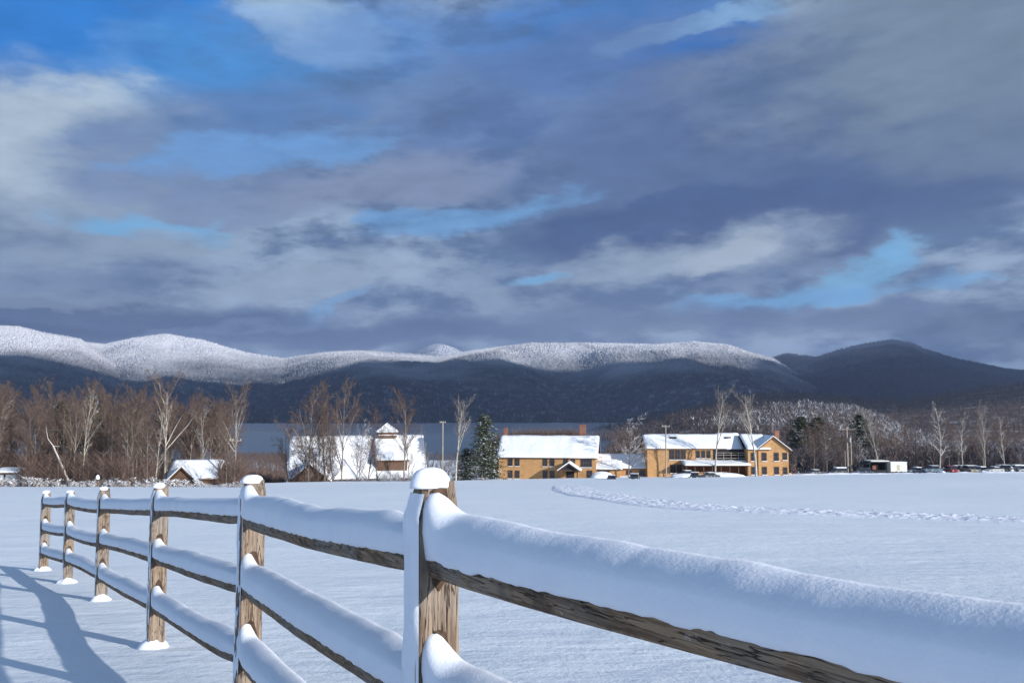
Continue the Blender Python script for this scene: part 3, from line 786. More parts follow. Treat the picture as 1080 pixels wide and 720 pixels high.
def tree(key, x, y, h, label, group=None, name='bare_tree', cat='tree', w=1.0, rz=None, tilt=0.0, dz=0.0):
    mt, mc, h0 = TM[key]
    e = empty(name, (x, y, G(x, y) + dz), random.random() * 6.28 if rz is None else rz, label, cat, group)
    e.rotation_euler = (0, tilt, e.rotation_euler[2]); s = h / h0; e.scale = (s * w, s * w, s)
    for n, m in (('trunk', mt), ('crown', mc)):
        o = bpy.data.objects.new(n, m); COL.objects.link(o); o.parent = e
    return e


def tree_px(key, px, ytop, Y, label, **kw):
    p = at(px, ytop, Y); g_ = G(p.x, p.y); return tree(key, p.x, p.y, (p.z - g_), label, **kw)


# left woods: trees one can tell apart
tree_px('fan', 176, 410, 118, 'tall pale-trunked tree with a broad brown fan crown behind the snowy cabin', rz=1.0, w=1.1)
tree_px('pale2', 214, 432, 122, 'slim pale tree rising in front of the snowy cabin roof', rz=2.0)
tree_px('fan', 250, 419, 120, 'leafless forked tree with a pale trunk beside the utility pole at the woods end', rz=4.0, w=.9)
tree_px('pale1', 90, 421, 112, 'tree with a bare pale top standing out of the brown woods', rz=.4, w=.8)
tree_px('pale1', 143, 440, 114, 'snow-flecked slender tree just left of the tall fan-crowned tree', rz=2.4, w=.8)
tree_px('pale2', 166, 432, 113, 'thin double-stemmed tree hugging the tall fan-crowned tree', rz=3.0, w=.9)
tree_px('tall', 2, 428, 118, 'pale-stemmed tree cut by the left edge of the photo', rz=3.0, w=.8)
for px, yt, Y, lb in ((65, 424, 150, 'dark evergreen in the woods, leftmost of the two left of the bare-topped tree'), (97, 420, 150, 'dark evergreen rising behind the bare-topped pale tree'),
                      (148, 431, 150, 'dark evergreen behind the slender snow-flecked tree')):
    tree_px('pine', px, yt, Y, lb, name='evergreen_tree', w=1.1)
# the mass of the woods
keys = ['brown1', 'brown2', 'brown3', 'brown4']
LOOK = {'brown1': 'grey-stemmed brown', 'brown2': 'upright reddish-brown', 'brown3': 'low-branched dull brown', 'brown4': 'broad reddish-brown', 'dusk': 'dark grey-brown', 'frost': 'snow-dusted grey'}


def wood_label(key, px, Y, yt, marks, mid, tall):
    where = next((w for lim, w in marks if px < lim), marks[-1][1])
    return '%s %s bare tree in the woods %s, %s' % ('tall' if yt < tall else 'short', LOOK[key], 'front' if Y < mid else 'back', where)


LEFT_MARKS = [(18, 'by the pale shed'), (55, 'between shed and leaning dead trunk'), (95, 'around the bare-topped pale tree'), (140, 'right of the bare-topped tree'), (176, 'left of the cabin'), (232, 'above the cabin'), (999, 'beside the left utility pole')]
LOT_MARKS = [(870, 'right of the guest building'), (915, 'behind the double pole'), (955, 'behind the trailer'), (990, 'behind the teal van'), (1025, 'behind the red car'), (1060, 'behind the silver car'), (9999, 'at the right edge')]
WING_MARKS = [(650, 'beside the inn gable'), (675, 'above the low wing'), (9999, 'beside the guest building')]
for k in range(125):
    px = random.uniform(-70, 250) if k < 112 else random.uniform(-260, -60); Y = random.choice([random.uniform(109, 122), random.uniform(120, 165)])
    yt = random.gauss(430, 9) if px < 120 else (random.gauss(440, 9) if px < 235 else random.gauss(450, 8))
    if 165 < px < 236 and Y < 126: Y += 22
    ky = random.choice(keys); tree_px(ky, px, max(yt, 414), Y, wood_label(ky, px, Y, yt, LEFT_MARKS, 132, 432), group='trees of the left woods', w=random.uniform(.75, 1.1))
# a leaning dead trunk
p0 = at(75, 509, 107); p1 = at(56, 470, 108)
sn = empty('dead_tree', p0, 0, 'pale dead trunk leaning left against the brown woods', 'tree')
V, Fq = tubes([(Vector((0, 0, -.5)), p1 - p0, .16, .09)], 7); mesh_np('trunk', V, Fq, M['bark_pale'], sn)
q = p1 - p0
V, Fq = tubes([(q, q + Vector((-.7, 0, .9)), .07, .04), (q + Vector((-.7, 0, .9)), q + Vector((-1.0, 0, 2.4)), .04, .02), (q, q + Vector((.9, 0, -.1)), .05, .02)], 5); mesh_np('branch', V, Fq, M['bark_pale'], sn)

# by the barn
for px, yt, Y, key, w, lb in (
    (327, 420, 166, 'brown4', 1.0, 'round-crowned reddish bare tree in front of the left end of the barn'),
    (343, 426, 168, 'brown1', .9, 'reddish bare tree just right of the round-crowned one before the barn roof'),
    (362, 417, 170, 'brown4', .8, 'taller narrow bare tree with reddish top before the barn roof'),
    (352, 438, 163, 'brown3', .8, 'small stooping bare tree between the reddish trees before the barn'),
    (389, 435, 172, 'brown3', .9, 'grey-brown bare tree just left of the barn cupola'),
    (399, 442, 166, 'brown3', .9, 'dark-limbed bare tree standing before the barn dormer'),
    (427, 424, 172, 'brown1', 1.1, 'grey wide-crowned bare tree right of the barn cupola'),
    (432, 446, 166, 'brown3', .7, 'short twiggy tree at the right end of the barn dormer'),
    (379, 450, 160, 'frost', .8, 'snow-dusted slanting bush tree low before the barn'),
    (481, 430, 178, 'fork', .9, 'bare birch with a pale trunk between the pole and the dark spruce'),
    (449, 452, 175, 'pale2', .6, 'thin bare sapling at the right end of the barn')):
    tree_px(key, px, yt, Y, lb, w=w)
tree_px('spruce', 511, 436, 186, 'dark snow-flecked spruce beside the left end of the orange inn', name='spruce_tree', w=1.15)
tree_px('spruce', 492, 472, 188, 'low dark evergreen at the foot of the tall spruce', name='spruce_tree', w=1.6)
# by the inn and the east house
tree_px('frost', 662, 443, 192, 'snow-dusted spreading tree before the low wing joining the two orange buildings', w=1.15)
tree_px('fork', 753, 420, 186, 'tall white-limbed tree before the long snowy porch', rz=1.2, w=.75)
tree_px('fork', 796, 424, 184, 'tall forked tree in front of the gabled end of the orange building', rz=4.2, w=.95)
tree_px('shrub', 836, 488, 196, 'snow-laden shrub at the right corner of the orange gabled building', name='shrub', cat='shrub')
tree_px('shrub', 667, 491, 193, 'round reddish shrub by the low wing of the inn', name='shrub', cat='shrub', w=.7)
# right
for px, yt, Y, key, w, lb in (
    (925, 438, 226, 'fork', .8, 'pale forked tree behind the white trailer'),
    (988, 427, 214, 'wisp', 1.2, 'tall white-stemmed tree behind the red car'),
    (1014, 437, 216, 'wisp', 1.0, 'pale slender tree behind the dark parked cars'),
    (1036, 430, 212, 'pale1', .7, 'white forked tree, second tall one from the right edge'),
    (1058, 438, 213, 'pale2', 1.0, 'slim white tree near the right edge of the car park'),
    (1078, 431, 214, 'fork', .8, 'white-limbed tree cut by the right edge of the photo'),
    (858, 455, 222, 'brown3', 1.2, 'reddish-brown bare tree behind the black hatchback'),
    (845, 440, 260, 'pine', 1.8, 'dark pine behind the right corner of the orange building'),
    (862, 441, 270, 'pine', 1.9, 'dark snow-flecked pine left of the double utility pole'),
    (906, 438, 300, 'pine', 1.6, 'dark pine just right of the double utility pole'),
    (905, 462, 205, 'frost', .8, 'snow-crusted stunted tree beside the double utility pole')):
    tree_px(key, px, yt, Y, lb, w=w, name='pine_tree' if key == 'pine' else 'bare_tree')
for k in range(70):
    px = random.uniform(835, 1180); Y = random.uniform(214, 300); yt = random.gauss(460, 8)
    ky = random.choice(['dusk', 'brown3', 'dusk', 'brown1', 'frost', 'brown4']); tree_px(ky, px, max(yt, 444), Y, wood_label(ky, px, Y, yt, LOT_MARKS, 255, 458), group='trees behind the car park', w=random.uniform(.9, 1.4))
for k in range(16):
    px = random.uniform(628, 700); Y = random.uniform(222, 300); yt = random.gauss(466, 6)
    ky = random.choice(['brown3', 'brown1', 'brown2']); tree_px(ky, px, yt, Y, wood_label(ky, px, Y, yt, WING_MARKS, 260, 466), group='trees behind the low wing', w=random.uniform(.9, 1.4))

for k in range(7):
    px = random.choice([random.uniform(306, 392), random.uniform(312, 350)]); Y = random.uniform(160, 176)
    tree_px(random.choice(['brown3', 'brown1', 'dusk']), px, random.uniform(446, 470), Y, 'smaller leafless tree in the clump before the left half of the barn', group='clump of trees before the barn', w=random.uniform(.8, 1.1))
# undergrowth as masses
def scatter(n, pxlo, pxhi, Ylo, Yhi, pw=1.0):
    px = rng.uniform(pxlo, pxhi, n); Y = Ylo + (Yhi - Ylo) * rng.random(n) ** pw; X = (px - 540) / F * Y
    return np.stack([X, Y, gz(X, Y) - .05], -1)


p = scatter(3800, -260, 262, 104, 170); pp = 540 + p[:, 0] / p[:, 1] * F; p = p[~(((pp > 168) & (pp < 232) & (p[:, 1] < 125)) | ((pp < 24) & (pp > -8) & (p[:, 1] < 112)))]
thicket('undergrowth', p, rng.uniform(1.2, 5.5, len(p)), M['bark_brown'], 40, .022, .4, 'brown brush filling the foot of the left woods', 'undergrowth')
p = scatter(900, -120, 275, 101, 108); thicket('snowy_weeds', p, (.12 + 1.0 * rng.random(900) ** 2.4) * (.3 + 1.3 * vnoise(p[:, 0] / 6, p[:, 1] / 6, 4)), M['weeds'], 26, .30, .6, 'snow-crusted weeds along the far left edge of the field', 'undergrowth')
p = scatter(4200, 250, 304, 190, 730, 1.0); thicket('shore_brush', p, rng.uniform(1.5, 4.5, len(p)), M['bark_brown'], 30, .04, .4, 'brown brush between the woods and the lake shore', 'undergrowth')
p = scatter(3400, 440, 640, 230, 730, 1.0); thicket('lakeside_brush', p, rng.uniform(2, 5, len(p)), M['bark_brown'], 30, .04, .4, 'brown brush on the slope down to the lake behind the inn', 'undergrowth')
p = scatter(5200, 640, 1250, 235, 640, 1.3); thicket('valley_brush', p, rng.uniform(4, 10, len(p)), M['bark_dusk'], 20, .06, .35, 'grey snow-dusted brush in the low valley behind the car park', 'undergrowth')
p = scatter(420, 312, 445, 164, 176); thicket('barn_brush', p, rng.uniform(1.0, 3.8, len(p)), M['bark_dusted'], 40, .03, .45, 'snow-dusted brush along the foot of the barn', 'undergrowth')
p = scatter(700, 518, 612, 218, 228); p[:, 2] += .0; thicket('hedge_wood', p, rng.uniform(11.5, 13.6, len(p)), M['bark_red'], 40, .015, .3, 'band of bare reddish-brown trees just behind the inn roof', 'woodland')
p = scatter(420, 700, 960, 199, 206); thicket('bank_weeds', p, rng.uniform(.2, .7, len(p)), M['bark_frost'], 20, .22, .6, 'snow-crusted weeds along the edge of the car park', 'undergrowth')


# ------------------------------------------------------------------ buildings
def window(parent, x0, x1, z0, z1, y, mull=1, frame=None, sill=True, n=(0, -1)):
    """a window set in a wall that faces -y"""
    f = MB(); t = .09; f.box(x0 - t, x0, y - .07, y, z0 - t, z1 + t); f.box(x1, x1 + t, y - .07, y, z0 - t, z1 + t)
    f.box(x0, x1, y - .07, y, z1, z1 + t); f.box(x0, x1, y - .07, y, z0 - t, z0)
    for k in range(1, mull + 1):
        xm = x0 + (x1 - x0) * k / (mull + 1); f.box(xm - .03, xm + .03, y - .05, y, z0, z1)
    f.box(x0, x1, y - .055, y - .002, (z0 + z1) / 2 - .03, (z0 + z1) / 2 + .03)
    w = f.build('window', frame or M['trim'], parent)
    MB().box(x0 + .002, x1 - .002, y - .03, y - .008, z0 + .002, z1 - .002).build('pane', M['glass'], w)
    if sill: MB().box(x0 - .12, x1 + .12, y - .22, y - .072, z0 - .16, z0 - .04).build('sill_snow', M['roof_snow'], w)


def roof(parent, x0, x1, yf, yb, ze, zr, ov=.5, snow=.28, name='roof', mat=None, ridge=None):
    """gable roof, ridge along x, wavy snow on top; (x0..x1) walls, yf/yb front and back walls"""
    ym = (yf + yb) / 2 if ridge is None else ridge; sl = (zr - ze) / (ym - yf); zf = ze - ov * sl; sb = (zr - ze) / (yb - ym)
    rf = MB().prism([(yf - ov, zf), (ym, zr), (yb + ov, ze - ov * sb), (yb + ov, ze - ov * sb - .2), (ym, zr - .22), (yf - ov, zf - .2)], x0 - ov, x1 + ov, 'x').build(name, mat or M['trim'], parent)
    snow_sheet(rf, x0 - ov - .03, x1 + ov + .03, [(yf - ov - .05, zf - .05), (ym, zr), (yb + ov + .05, ze - ov * sb)], snow)
    return rf


def snow_sheet(parent, x0, x1, prof, th, seed=None, axis='x'):
    seed = seed or random.randint(0, 999); nx = max(8, int((x1 - x0) / .5)); pts = []
    for (a, b) in zip(prof[:-1], prof[1:]):
        for k in range(10): pts.append((a[0] + (b[0] - a[0]) * k / 10, a[1] + (b[1] - a[1]) * k / 10))
    pts.append(prof[-1]); pr = np.array(pts); m = len(pr)
    xs = np.linspace(x0, x1, nx + 1); V = []
    for x in xs:
        jag = fbm(np.array(x * .9), np.array(seed * 1.), seed, 3)
        for j, (y, z) in enumerate(pr):
            e = min(1, j / 1.5 + .35, (m - 1 - j) / 1.5 + .35) * min(1., .4 + (x - x0) / .6, .4 + (x1 - x) / .6)
            t = th * (.8 + .9 * float(fbm(np.array(x * .35), np.array(y * .5), seed, 3))) * e
            yy = y - .25 * float(jag) if j == 0 else y
            V.append((x, yy, z + t) if axis == 'x' else (yy, x, z + t))
    for x in xs:
        for j, (y, z) in enumerate(pr): V.append((x, y, z + .004) if axis == 'x' else (y, x, z + .004))
    V = np.array(V); n = nx + 1; i = np.arange(nx)[:, None] * m; j = np.arange(m - 1)[None, :]
    top = np.stack([i + j, i + m + j, i + m + j + 1, i + j + 1], -1).reshape(-1, 4); o = n * m
    Fs = [top, top[:, ::-1] + o]
    k = np.arange(m - 1); Fs.append(np.stack([k, k + 1, o + k + 1, o + k], -1)); q = nx * m
    Fs.append(np.stack([q + k, o + q + k, o + q + k + 1, q + k + 1], -1)); k = np.arange(nx) * m
    Fs.append(np.stack([k, o + k, o + k + m, k + m], -1)); k = k + m - 1; Fs.append(np.stack([k, k + m, o + k + m, o + k], -1))
    return mesh_np('roof_snow', V, Fs, M['roof_snow'], parent, smooth=True)


def gable_wall(parent, x0, x1, yf, yb, z0, ze, zr, mat, name='wall', ridge=None):
    ym = (yf + yb) / 2 if ridge is None else ridge
    return MB().prism([(yf, z0), (yf, ze), (ym, zr), (yb, ze), (yb, z0)], x0, x1, 'x').build(name, mat, parent)


def chimney(parent, x, y, z0, z1, w=.9):
    c = MB().box(x - w / 2, x + w / 2, y - w / 2, y + w / 2, z0, z1).box(x - w / 2 - .1, x + w / 2 + .1, y - w / 2 - .1, y + w / 2 + .1, z1 - .3, z1 - .1).build('chimney', M['brick'], parent)
    return c


# --- inn
pl = at(526, 503, 197)
g0 = -16.7
inn = empty('inn', (pl.x, pl.y, g0), R(-9), 'long orange clapboard inn with a snow-covered roof and brick chimney', 'inn')
W_ = 22.2
gable_wall(inn, 0, W_, 0, 11, -1.5, 5.4, 9.6, M['clap'])
roof(inn, 0, W_, 0, 11, 5.4, 9.6, .45, .35)
chimney(inn, 18.8, 6.2, 8.5, 12.4, 1.3)
chimney(inn, .6, 6.0, 8.8, 11.6, .8)
for a in (2.2, 3.8, 10.2, 11.8, 14.9, 16.5):
    window(inn, a, a + .95, 3.1, 4.7, 0)
for a in (2.2, 3.8, 10.2, 11.8): window(inn, a, a + .95, .3, 2.0, 0)
window(inn, 18.8, 21.2, 3.0, 4.8, 0, 3)
window(inn, 20.2, 21.3, .4, 2.2, 0)
# gabled entrance porch with snow, and the shop-like awning beside it
po = MB()
for a in (14.6, 18.2): po.box(a - .1, a + .1, -3.1, -2.9, -.4, 2.4)
po.box(14.4, 18.4, -3.1, -2.88, 2.3, 2.5); po.build('porch_frame', M['trim'], inn)
pr = MB().prism([(13.9, 2.3), (16.4, 4.0), (18.9, 2.3), (18.9, 2.12), (16.4, 3.8), (13.9, 2.12)], -3.6, -.003).build('porch_roof', M['trim'], inn)
MB().prism([(13.8, 2.32), (16.4, 4.1), (19.0, 2.32), (19.0, 2.55), (16.4, 4.38), (13.8, 2.55)], -3.7, -.003).build('porch_snow', M['roof_snow'], pr)
MB().prism([(14.2, 2.35), (16.4, 3.75), (18.6, 2.35)], -3.05, -2.95).build('porch_gable', M['dark'], inn)
MB().box(15.5, 17.3, -.06, -.003, 0, 2.2).build('door', M['dark'], inn)
# low wing
wing = empty('low_wing', (pl.x + 22.5, pl.y - 1.2, g0), R(-5), 'low single-storey orange wing with snowy roof joining the two orange buildings', 'building')
gable_wall(wing, 0, 13.5, 1.5, 9, -1.5, 2.9, 5.4, M['clap']); roof(wing, 0, 13.5, 1.5, 9, 2.9, 5.4, .5, .3)
fw_ = MB().box(-1.5, 5.0, -1.5, 1.497, -1.5, 2.6).build('front_bay', M['clap'], wing)
bayr = MB().prism([(-2.0, 2.5), (1.8, 4.2), (1.8, 4.0), (-2.0, 2.32)], -2.2, 5.5, 'x').build('bay_roof', M['trim'], wing)
snow_sheet(bayr, -2.25, 5.55, [(-2.05, 2.5), (1.8, 4.2)], .3)
window(wing, .2, 2.6, .2, 2.1, -1.5, 2); window(wing, 6.6, 7.8, .4, 2.0, 1.5); window(wing, 9.5, 10.7, .4, 2.0, 1.5); window(wing, 11.4, 12.6, .4, 2.0, 1.5)

# --- right building (long house + gabled block)
pr0 = at(686, 502, 190); gb = -15.6
house = empty('guest_house', (pr0.x, pr0.y, gb), 0, 'two-storey orange clapboard building with snowy porch roof and gabled right end', 'building')
gable_wall(house, 0, 17.5, 4, 13, -1.5, 6.3, 8.9, M['clap'])
roof(house, 0, 17.5, 4, 13, 6.3, 8.9, .4, .3)
MB().box(14.9, 21.9, 3.9, 3.996, 3.3, 5.9).build('balcony_shade', M['dark'], house)  # flat dark panel painting the shade behind the balcony
# middle bit with balcony
gable_wall(house, 17.503, 21.9, 4.4, 13, -1.5, 6.0, 9.2, M['clap'], 'middle_wall'); roof(house, 17.0, 21.4, 4.4, 13, 6.0, 9.2, .4, .3, 'middle_roof')
bl = MB(); bl.box(15.2, 21.9, 2.6, 2.7, 3.9, 4.0).box(15.2, 21.9, 2.6, 2.7, 4.6, 4.7).box(15.2, 21.9, 2.6, 2.7, 5.1, 5.2)
for k in range(5): bl.box(15.2 + k * 1.65, 15.3 + k * 1.65, 2.58, 2.72, 3.3, 5.3)
bl.build('balcony_rail', M['greywood'], house)
for a in (5.0, 6.3, 7.6): window(house, a, a + 1.0, 3.6, 5.6, 4, 1)
for a in (11.0, 12.2, 13.4): window(house, a, a + .8, 3.9, 5.5, 4, 0)
for a in (5.2, 6.6): window(house, a, a + 1.1, .6, 2.4, 4, 1)
# long porch
vp = MB()
for k in range(8): vp.box(8.0 + k * 1.93, 8.15 + k * 1.93, .6, .75, -.6, 2.5)
vp.build('porch_post', M['trim'], house)
vr = MB(); vr.box(8.15, 17.0, .62, .7, .9, 1.0)
vr.box(8.1, 17.0, .64, .69, -.4, .75); vr.build('porch_railing', M['clap'], house)
MB().box(8.0, 21.9, 3.85, 3.96, -.5, 2.5).build('porch_shade_wall', plain('porch_shade_brown', (.2, .08, .045)), house)  # darker panel over the clapboard, porch shade put into its colour
vro = MB().prism([(.2, 2.5), (3.99, 3.35), (3.99, 3.15), (.2, 2.34)], 7.6, 22.3, 'x').build('porch_roof', M['trim'], house)
snow_sheet(vro, 7.5, 22.35, [(.12, 2.5), (3.98, 3.36)], .32)
# gabled block
bx0, bx1 = 21.903, 30.9; fy = 1.0
blk = MB().box(bx0, bx1, fy, 13, -1.5, 6.0).build('gabled_block', M['clap'], house)
MB().prism([(24.1, 6.003), (27.5, 8.7), (30.9, 6.003)], fy, 9).build('gable', M['clap'], house)
gr = MB().prism([(23.6, 5.75), (27.5, 8.85), (31.4, 5.75), (31.4, 5.55), (27.5, 8.65), (23.6, 5.55)], fy - .5, 10).build('gable_roof', M['trim'], house)
MB().prism([(23.5, 5.78), (27.5, 8.9), (31.5, 5.78), (31.5, 5.93), (27.5, 9.05), (23.5, 5.93)], fy - .45, 10).build('gable_snow', M['roof_snow'], gr)
sr = MB().prism([(fy - .4, 6.02), (7, 9.0), (13, 6.02), (13, 5.9), (7, 8.8), (fy - .4, 5.85)], bx0 - .3, 27.0, 'x').build('block_roof', M['trim'], house)
snow_sheet(sr, bx0 - .35, 26.9, [(fy - .5, 6.0), (7, 9.0), (13, 6.05)], .3)
for a in (22.7, 25.1, 27.8, 29.9):
    if a != 29.9:
        window(house, a - .1, a + .85, 3.5, 5.2, fy, 0); window(house, a - .1, a + .85, .5, 2.1, fy, 0)
    else:
        window(house, a - .25, a + .6, 3.7, 5.2, fy, 0); window(house, a - .25, a + .6, .5, 2.0, fy, 0)
MB().box(24.0, 24.18, fy - .12, fy - .003, -.5, 6.0).build('downpipe', M['trim'], house)
chimney(house, 30.3, 7.5, 6, 10.0, 1.0)
for (xa, ya) in ((5.6, 6.6), (18.2, 6.8)):
    MB().prism([(ya, 7.8), (ya + .4, 8.5), (ya + 1.3, 8.6), (ya + 1.3, 8.2)], xa, xa + 1.6, 'x').build('skylight', M['dark'], house)

# --- barn
pb = at(305, 500, 184); bz = -20.2
barn = empty('barn', (pb.x + .3, pb.y, bz), R(13), 'large brown barn with a broad snow-covered roof and a cupola', 'barn')
BW = 28.8
def bh(py, Y=184): return at(360, py, Y).z - bz
zr = at(360, 460.5, 191).z - bz; ze = at(360, 503, 184).z - bz
gable_wall(barn, .2, BW - .2, .4, 16, -2, ze - .05, zr - .1, M['brownwall'], ridge=7.5)
roof(barn, 0, BW, 0, 16, ze, zr, .5, .28, ridge=7.5)
# dormer
zd1 = at(410, 487, 183).z - bz; zd0 = at(410, 497, 183).z - bz
dx0, dx1 = (395 - 305) * .2045, (427 - 305) * .2045
MB().box(dx0, dx1, .6, 7.0, zd0 - .3, zd1).build('dormer_wall', M['brownwall'], barn)
dr = MB().prism([(.1, zd1), (7.6, zr + .25), (7.6, zr), (.1, zd1 - .2)], dx0 - .4, dx1 + .4, 'x').build('dormer_roof', M['trim'], barn)
snow_sheet(dr, dx0 - .45, dx1 + .45, [(0, zd1), (7.6, zr + .25)], .28)
# cupola
cx = (406 - 305) * .2075
cz0 = zr - .3; cz1 = at(406, 456, 191.5).z - bz; cz2 = at(406, 446, 191.5).z - bz
cu = MB().box(cx - 2.1, cx + 2.1, 5.6, 9.4, cz0, cz1).build('cupola', M['brownwall'], barn)
MB().poly([(cx - 2.4, 5.3, cz1), (cx + 2.4, 5.3, cz1), (cx + 2.4, 9.7, cz1), (cx - 2.4, 9.7, cz1), (cx, 7.5, cz2), (cx - 2.5, 5.2, cz1 + .25), (cx + 2.5, 5.2, cz1 + .25), (cx + 2.5, 9.8, cz1 + .25), (cx - 2.5, 9.8, cz1 + .25)],
          [(0, 1, 6, 5), (1, 2, 7, 6), (2, 3, 8, 7), (3, 0, 5, 8), (5, 6, 4), (6, 7, 4), (7, 8, 4), (8, 5, 4), (0, 3, 2, 1)]).build('cupola_roof', M['roof_snow'], cu)
MB().box(cx - 2.13, cx + 2.13, 5.5, 5.58, (cz0 + cz1) / 2 - .08, (cz0 + cz1) / 2 + .04).build('ledge_snow', M['roof_snow'], cu)
# front gabled wing at left
wz = at(325, 491, 180).z - bz; wx0, wx1 = -.2, 8.2; we = wz - 3.4
MB().prism([(wx0, -2), (wx0, we), ((wx0 + wx1) / 2 , wz), (wx1, we), (wx1, -2)], -4.5, 3.0).build('wing_wall', M['brownwall'], barn)
wm = (wx0 + wx1) / 2
wr = MB().prism([(wx0 - .5, we - .4), (wm, wz + .1), (wx1 + .5, we - .4), (wx1 + .5, we - .2), (wm, wz + .3), (wx0 - .5, we - .2)], -5, 5.0).build('wing_roof', M['trim'], barn)
MB().prism([(wx0 - .55, we - .18), (wm, wz + .33), (wx1 + .55, we - .18), (wx1 + .55, we + .05), (wm, wz + .6), (wx0 - .55, we + .05)], -4.9, 4.9).build('wing_snow', M['roof_snow'], wr)

# --- cabin
pc_ = at(179, 503, 117); cz = pc_.z - 1.3
cab = empty('cabin', (pc_.x, pc_.y, cz), R(4), 'small dark cabin with a snow-covered roof and brown front gable at the woods edge', 'cabin')
cs = .142
gable_wall(cab, 0, 6.2, 0, 5, -1.5, 1.4, 3.4, M['brownwall']); roof(cab, 0, 6.2, 0, 5, 1.4, 3.4, .35, .15)
MB().prism([(-.2, .3), (2.0, 2.5), (4.2, .3), (4.2, -1.5), (-.2, -1.5)], -1.2, 1.5).build('front_gable', M['brownwall'], cab)
fr_ = MB().prism([(-.6, .05), (2.0, 2.62), (4.6, .05), (4.6, .2), (2.0, 2.8), (-.6, .2)], -1.6, 1.7).build('gable_roof', M['trim'], cab)
MB().prism([(-.62, .21), (2.0, 2.81), (4.62, .21), (4.62, .38), (2.0, 3.0), (-.62, .38)], -1.55, 1.7).build('gable_snow', M['roof_snow'], fr_)
window(cab, 1.5, 2.5, .1, 1.0, -1.2, 0)
# --- pale shed at the left edge
ps = at(-5, 512, 106); shed = empty('shed', (ps.x, ps.y, ps.z - .4), 0, 'small pale-walled shed at the far left edge of the woods', 'shed')
MB().box(0, 2.6, 0, 2.6, -.8, 2.0).build('wall', M['palewall'], shed)
MB().box(1.0, 1.22, -.03, -.003, -.5, 1.8).build('door_gap', M['dark'], shed)
sro = MB().prism([(-.3, 2.0), (1.3, 2.4), (2.9, 2.0), (2.9, 1.85), (1.3, 2.2), (-.3, 1.85)], -.3, 2.9, 'x').build('roof', M['trim'], shed)
snow_sheet(sro, -.3, 2.9, [(-.32, 2.0), (1.3, 2.42), (2.9, 2.0)], .15)


# ------------------------------------------------------------------ poles and wires
def pole(px, ytop, Y, label, arms=(), r=.15, mat=None, name='utility_pole', hbase=None, pale=False):
    t = at(px, ytop, Y); g_ = G(t.x, t.y); e = empty(name, (t.x, t.y, g_), 0, label, 'pole')
    h = t.z - g_
    MB().tube((0, 0, -.5), (0, 0, h), r, r * .75, 10).build('shaft', mat or M['greywood'], e)
    for (dz, L) in arms:
        MB().box(-L / 2, L / 2, -.2, -.08, h - dz - .07, h - dz + .07).build('crossarm', M['greywood'], e)
        for k in (-.9, -.45, .9):
            MB().tube((k * L / 2, -.14, h - dz + .07), (k * L / 2, -.14, h - dz + .25), .05, .04, 8).build('insulator', M['white'], e)
    return e, t


e1, t1 = pole(249, 452, 116, 'pale utility pole in front of the woods end beside the forked tree', [(1.6, 1.6)], .11)
e2, t2 = pole(467, 444, 172, 'pale utility pole against the lake between the barn and the spruce', [(.25, 1.2)], .17)
e3, t3 = pole(702, 448, 178, 'pale utility pole before the left part of the guest building', [(.3, 1.6)], .15)
pole(697, 470, 179, 'thin wooden stake pole beside the utility pole before the guest building', [], .06)
e4, t4 = pole(893, 450, 204, 'thick double utility pole with crossarm left of the open shelter', [(.6, 4.2)], .22)
MB().tube((.95, .2, -.5), (.95, .2, 9.0), .16, .13, 10).build('second_shaft', M['greywood'], e4)
MB().tube((-.55, .1, -.5), (-.55, .1, 5.5), .09, .07, 10).build('guy_post', M['greywood'], e4)
MB().tube((.5, -.35, 7.6), (.5, -.35, 8.6), .28, .28, 12).build('transformer', M['metal'], e4)
pole(449, 466, 176, 'thin pale flagpole at the right end of the barn', [], .05, name='flagpole')
st_e, _ = pole(103, 504, 103, 'small snow-capped stake in front of the left woods', [], .09, M['trim'], 'stake')
blob('snow_cap', (0, 0, _.z - G(_.x, _.y)), .22, .22, .4, M['snow'], st_e, 5, -.3, ax=(Vector((1, 0, 0)), Vector((0, 1, 0))))


def wire(a, b, sag, label, r=.03):
    o0 = (a + b) / 2; segs = []; n = 24
    P = [a.lerp(b, k / n) - Vector((0, 0, sag * 4 * (k / n) * (1 - k / n))) - o0 for k in range(n + 1)]
    V, Fq = tubes([(P[k], P[k + 1], r, r) for k in range(n)], 4)
    o = mesh_np('power_line', V, Fq, M['wire']); o.location = o0
    tag(o, label, 'power line', 'overhead power lines')


wire(at(-60, 447, 105), t1 + Vector((0, 0, -.2)), .5, 'upper overhead wire crossing in front of the left woods', .018)
wire(at(-60, 470, 105), t1 + Vector((0, 0, -3.2)), .4, 'lower overhead wire crossing in front of the left woods', .018)
wire(t1 + Vector((0, 0, -.2)), t2 + Vector((0, 0, -.25)), 1.2, 'overhead wire running from the woods past the barn to the lakeside pole', .016)
wire(t2 + Vector((0, 0, -.25)), t3 + Vector((0, 0, -.3)), 1.5, 'overhead wire running behind the spruce and past the inn roof', .016)
wire(t4 + Vector((0, -.14, -.5)), at(1130, 459, 200), .4, 'overhead wire running right from the double pole over the car park', .028)
wire(t4 + Vector((-1.6, -.14, -.5)), at(840, 454, 230), .4, 'short overhead wire running left from the double pole', .02)


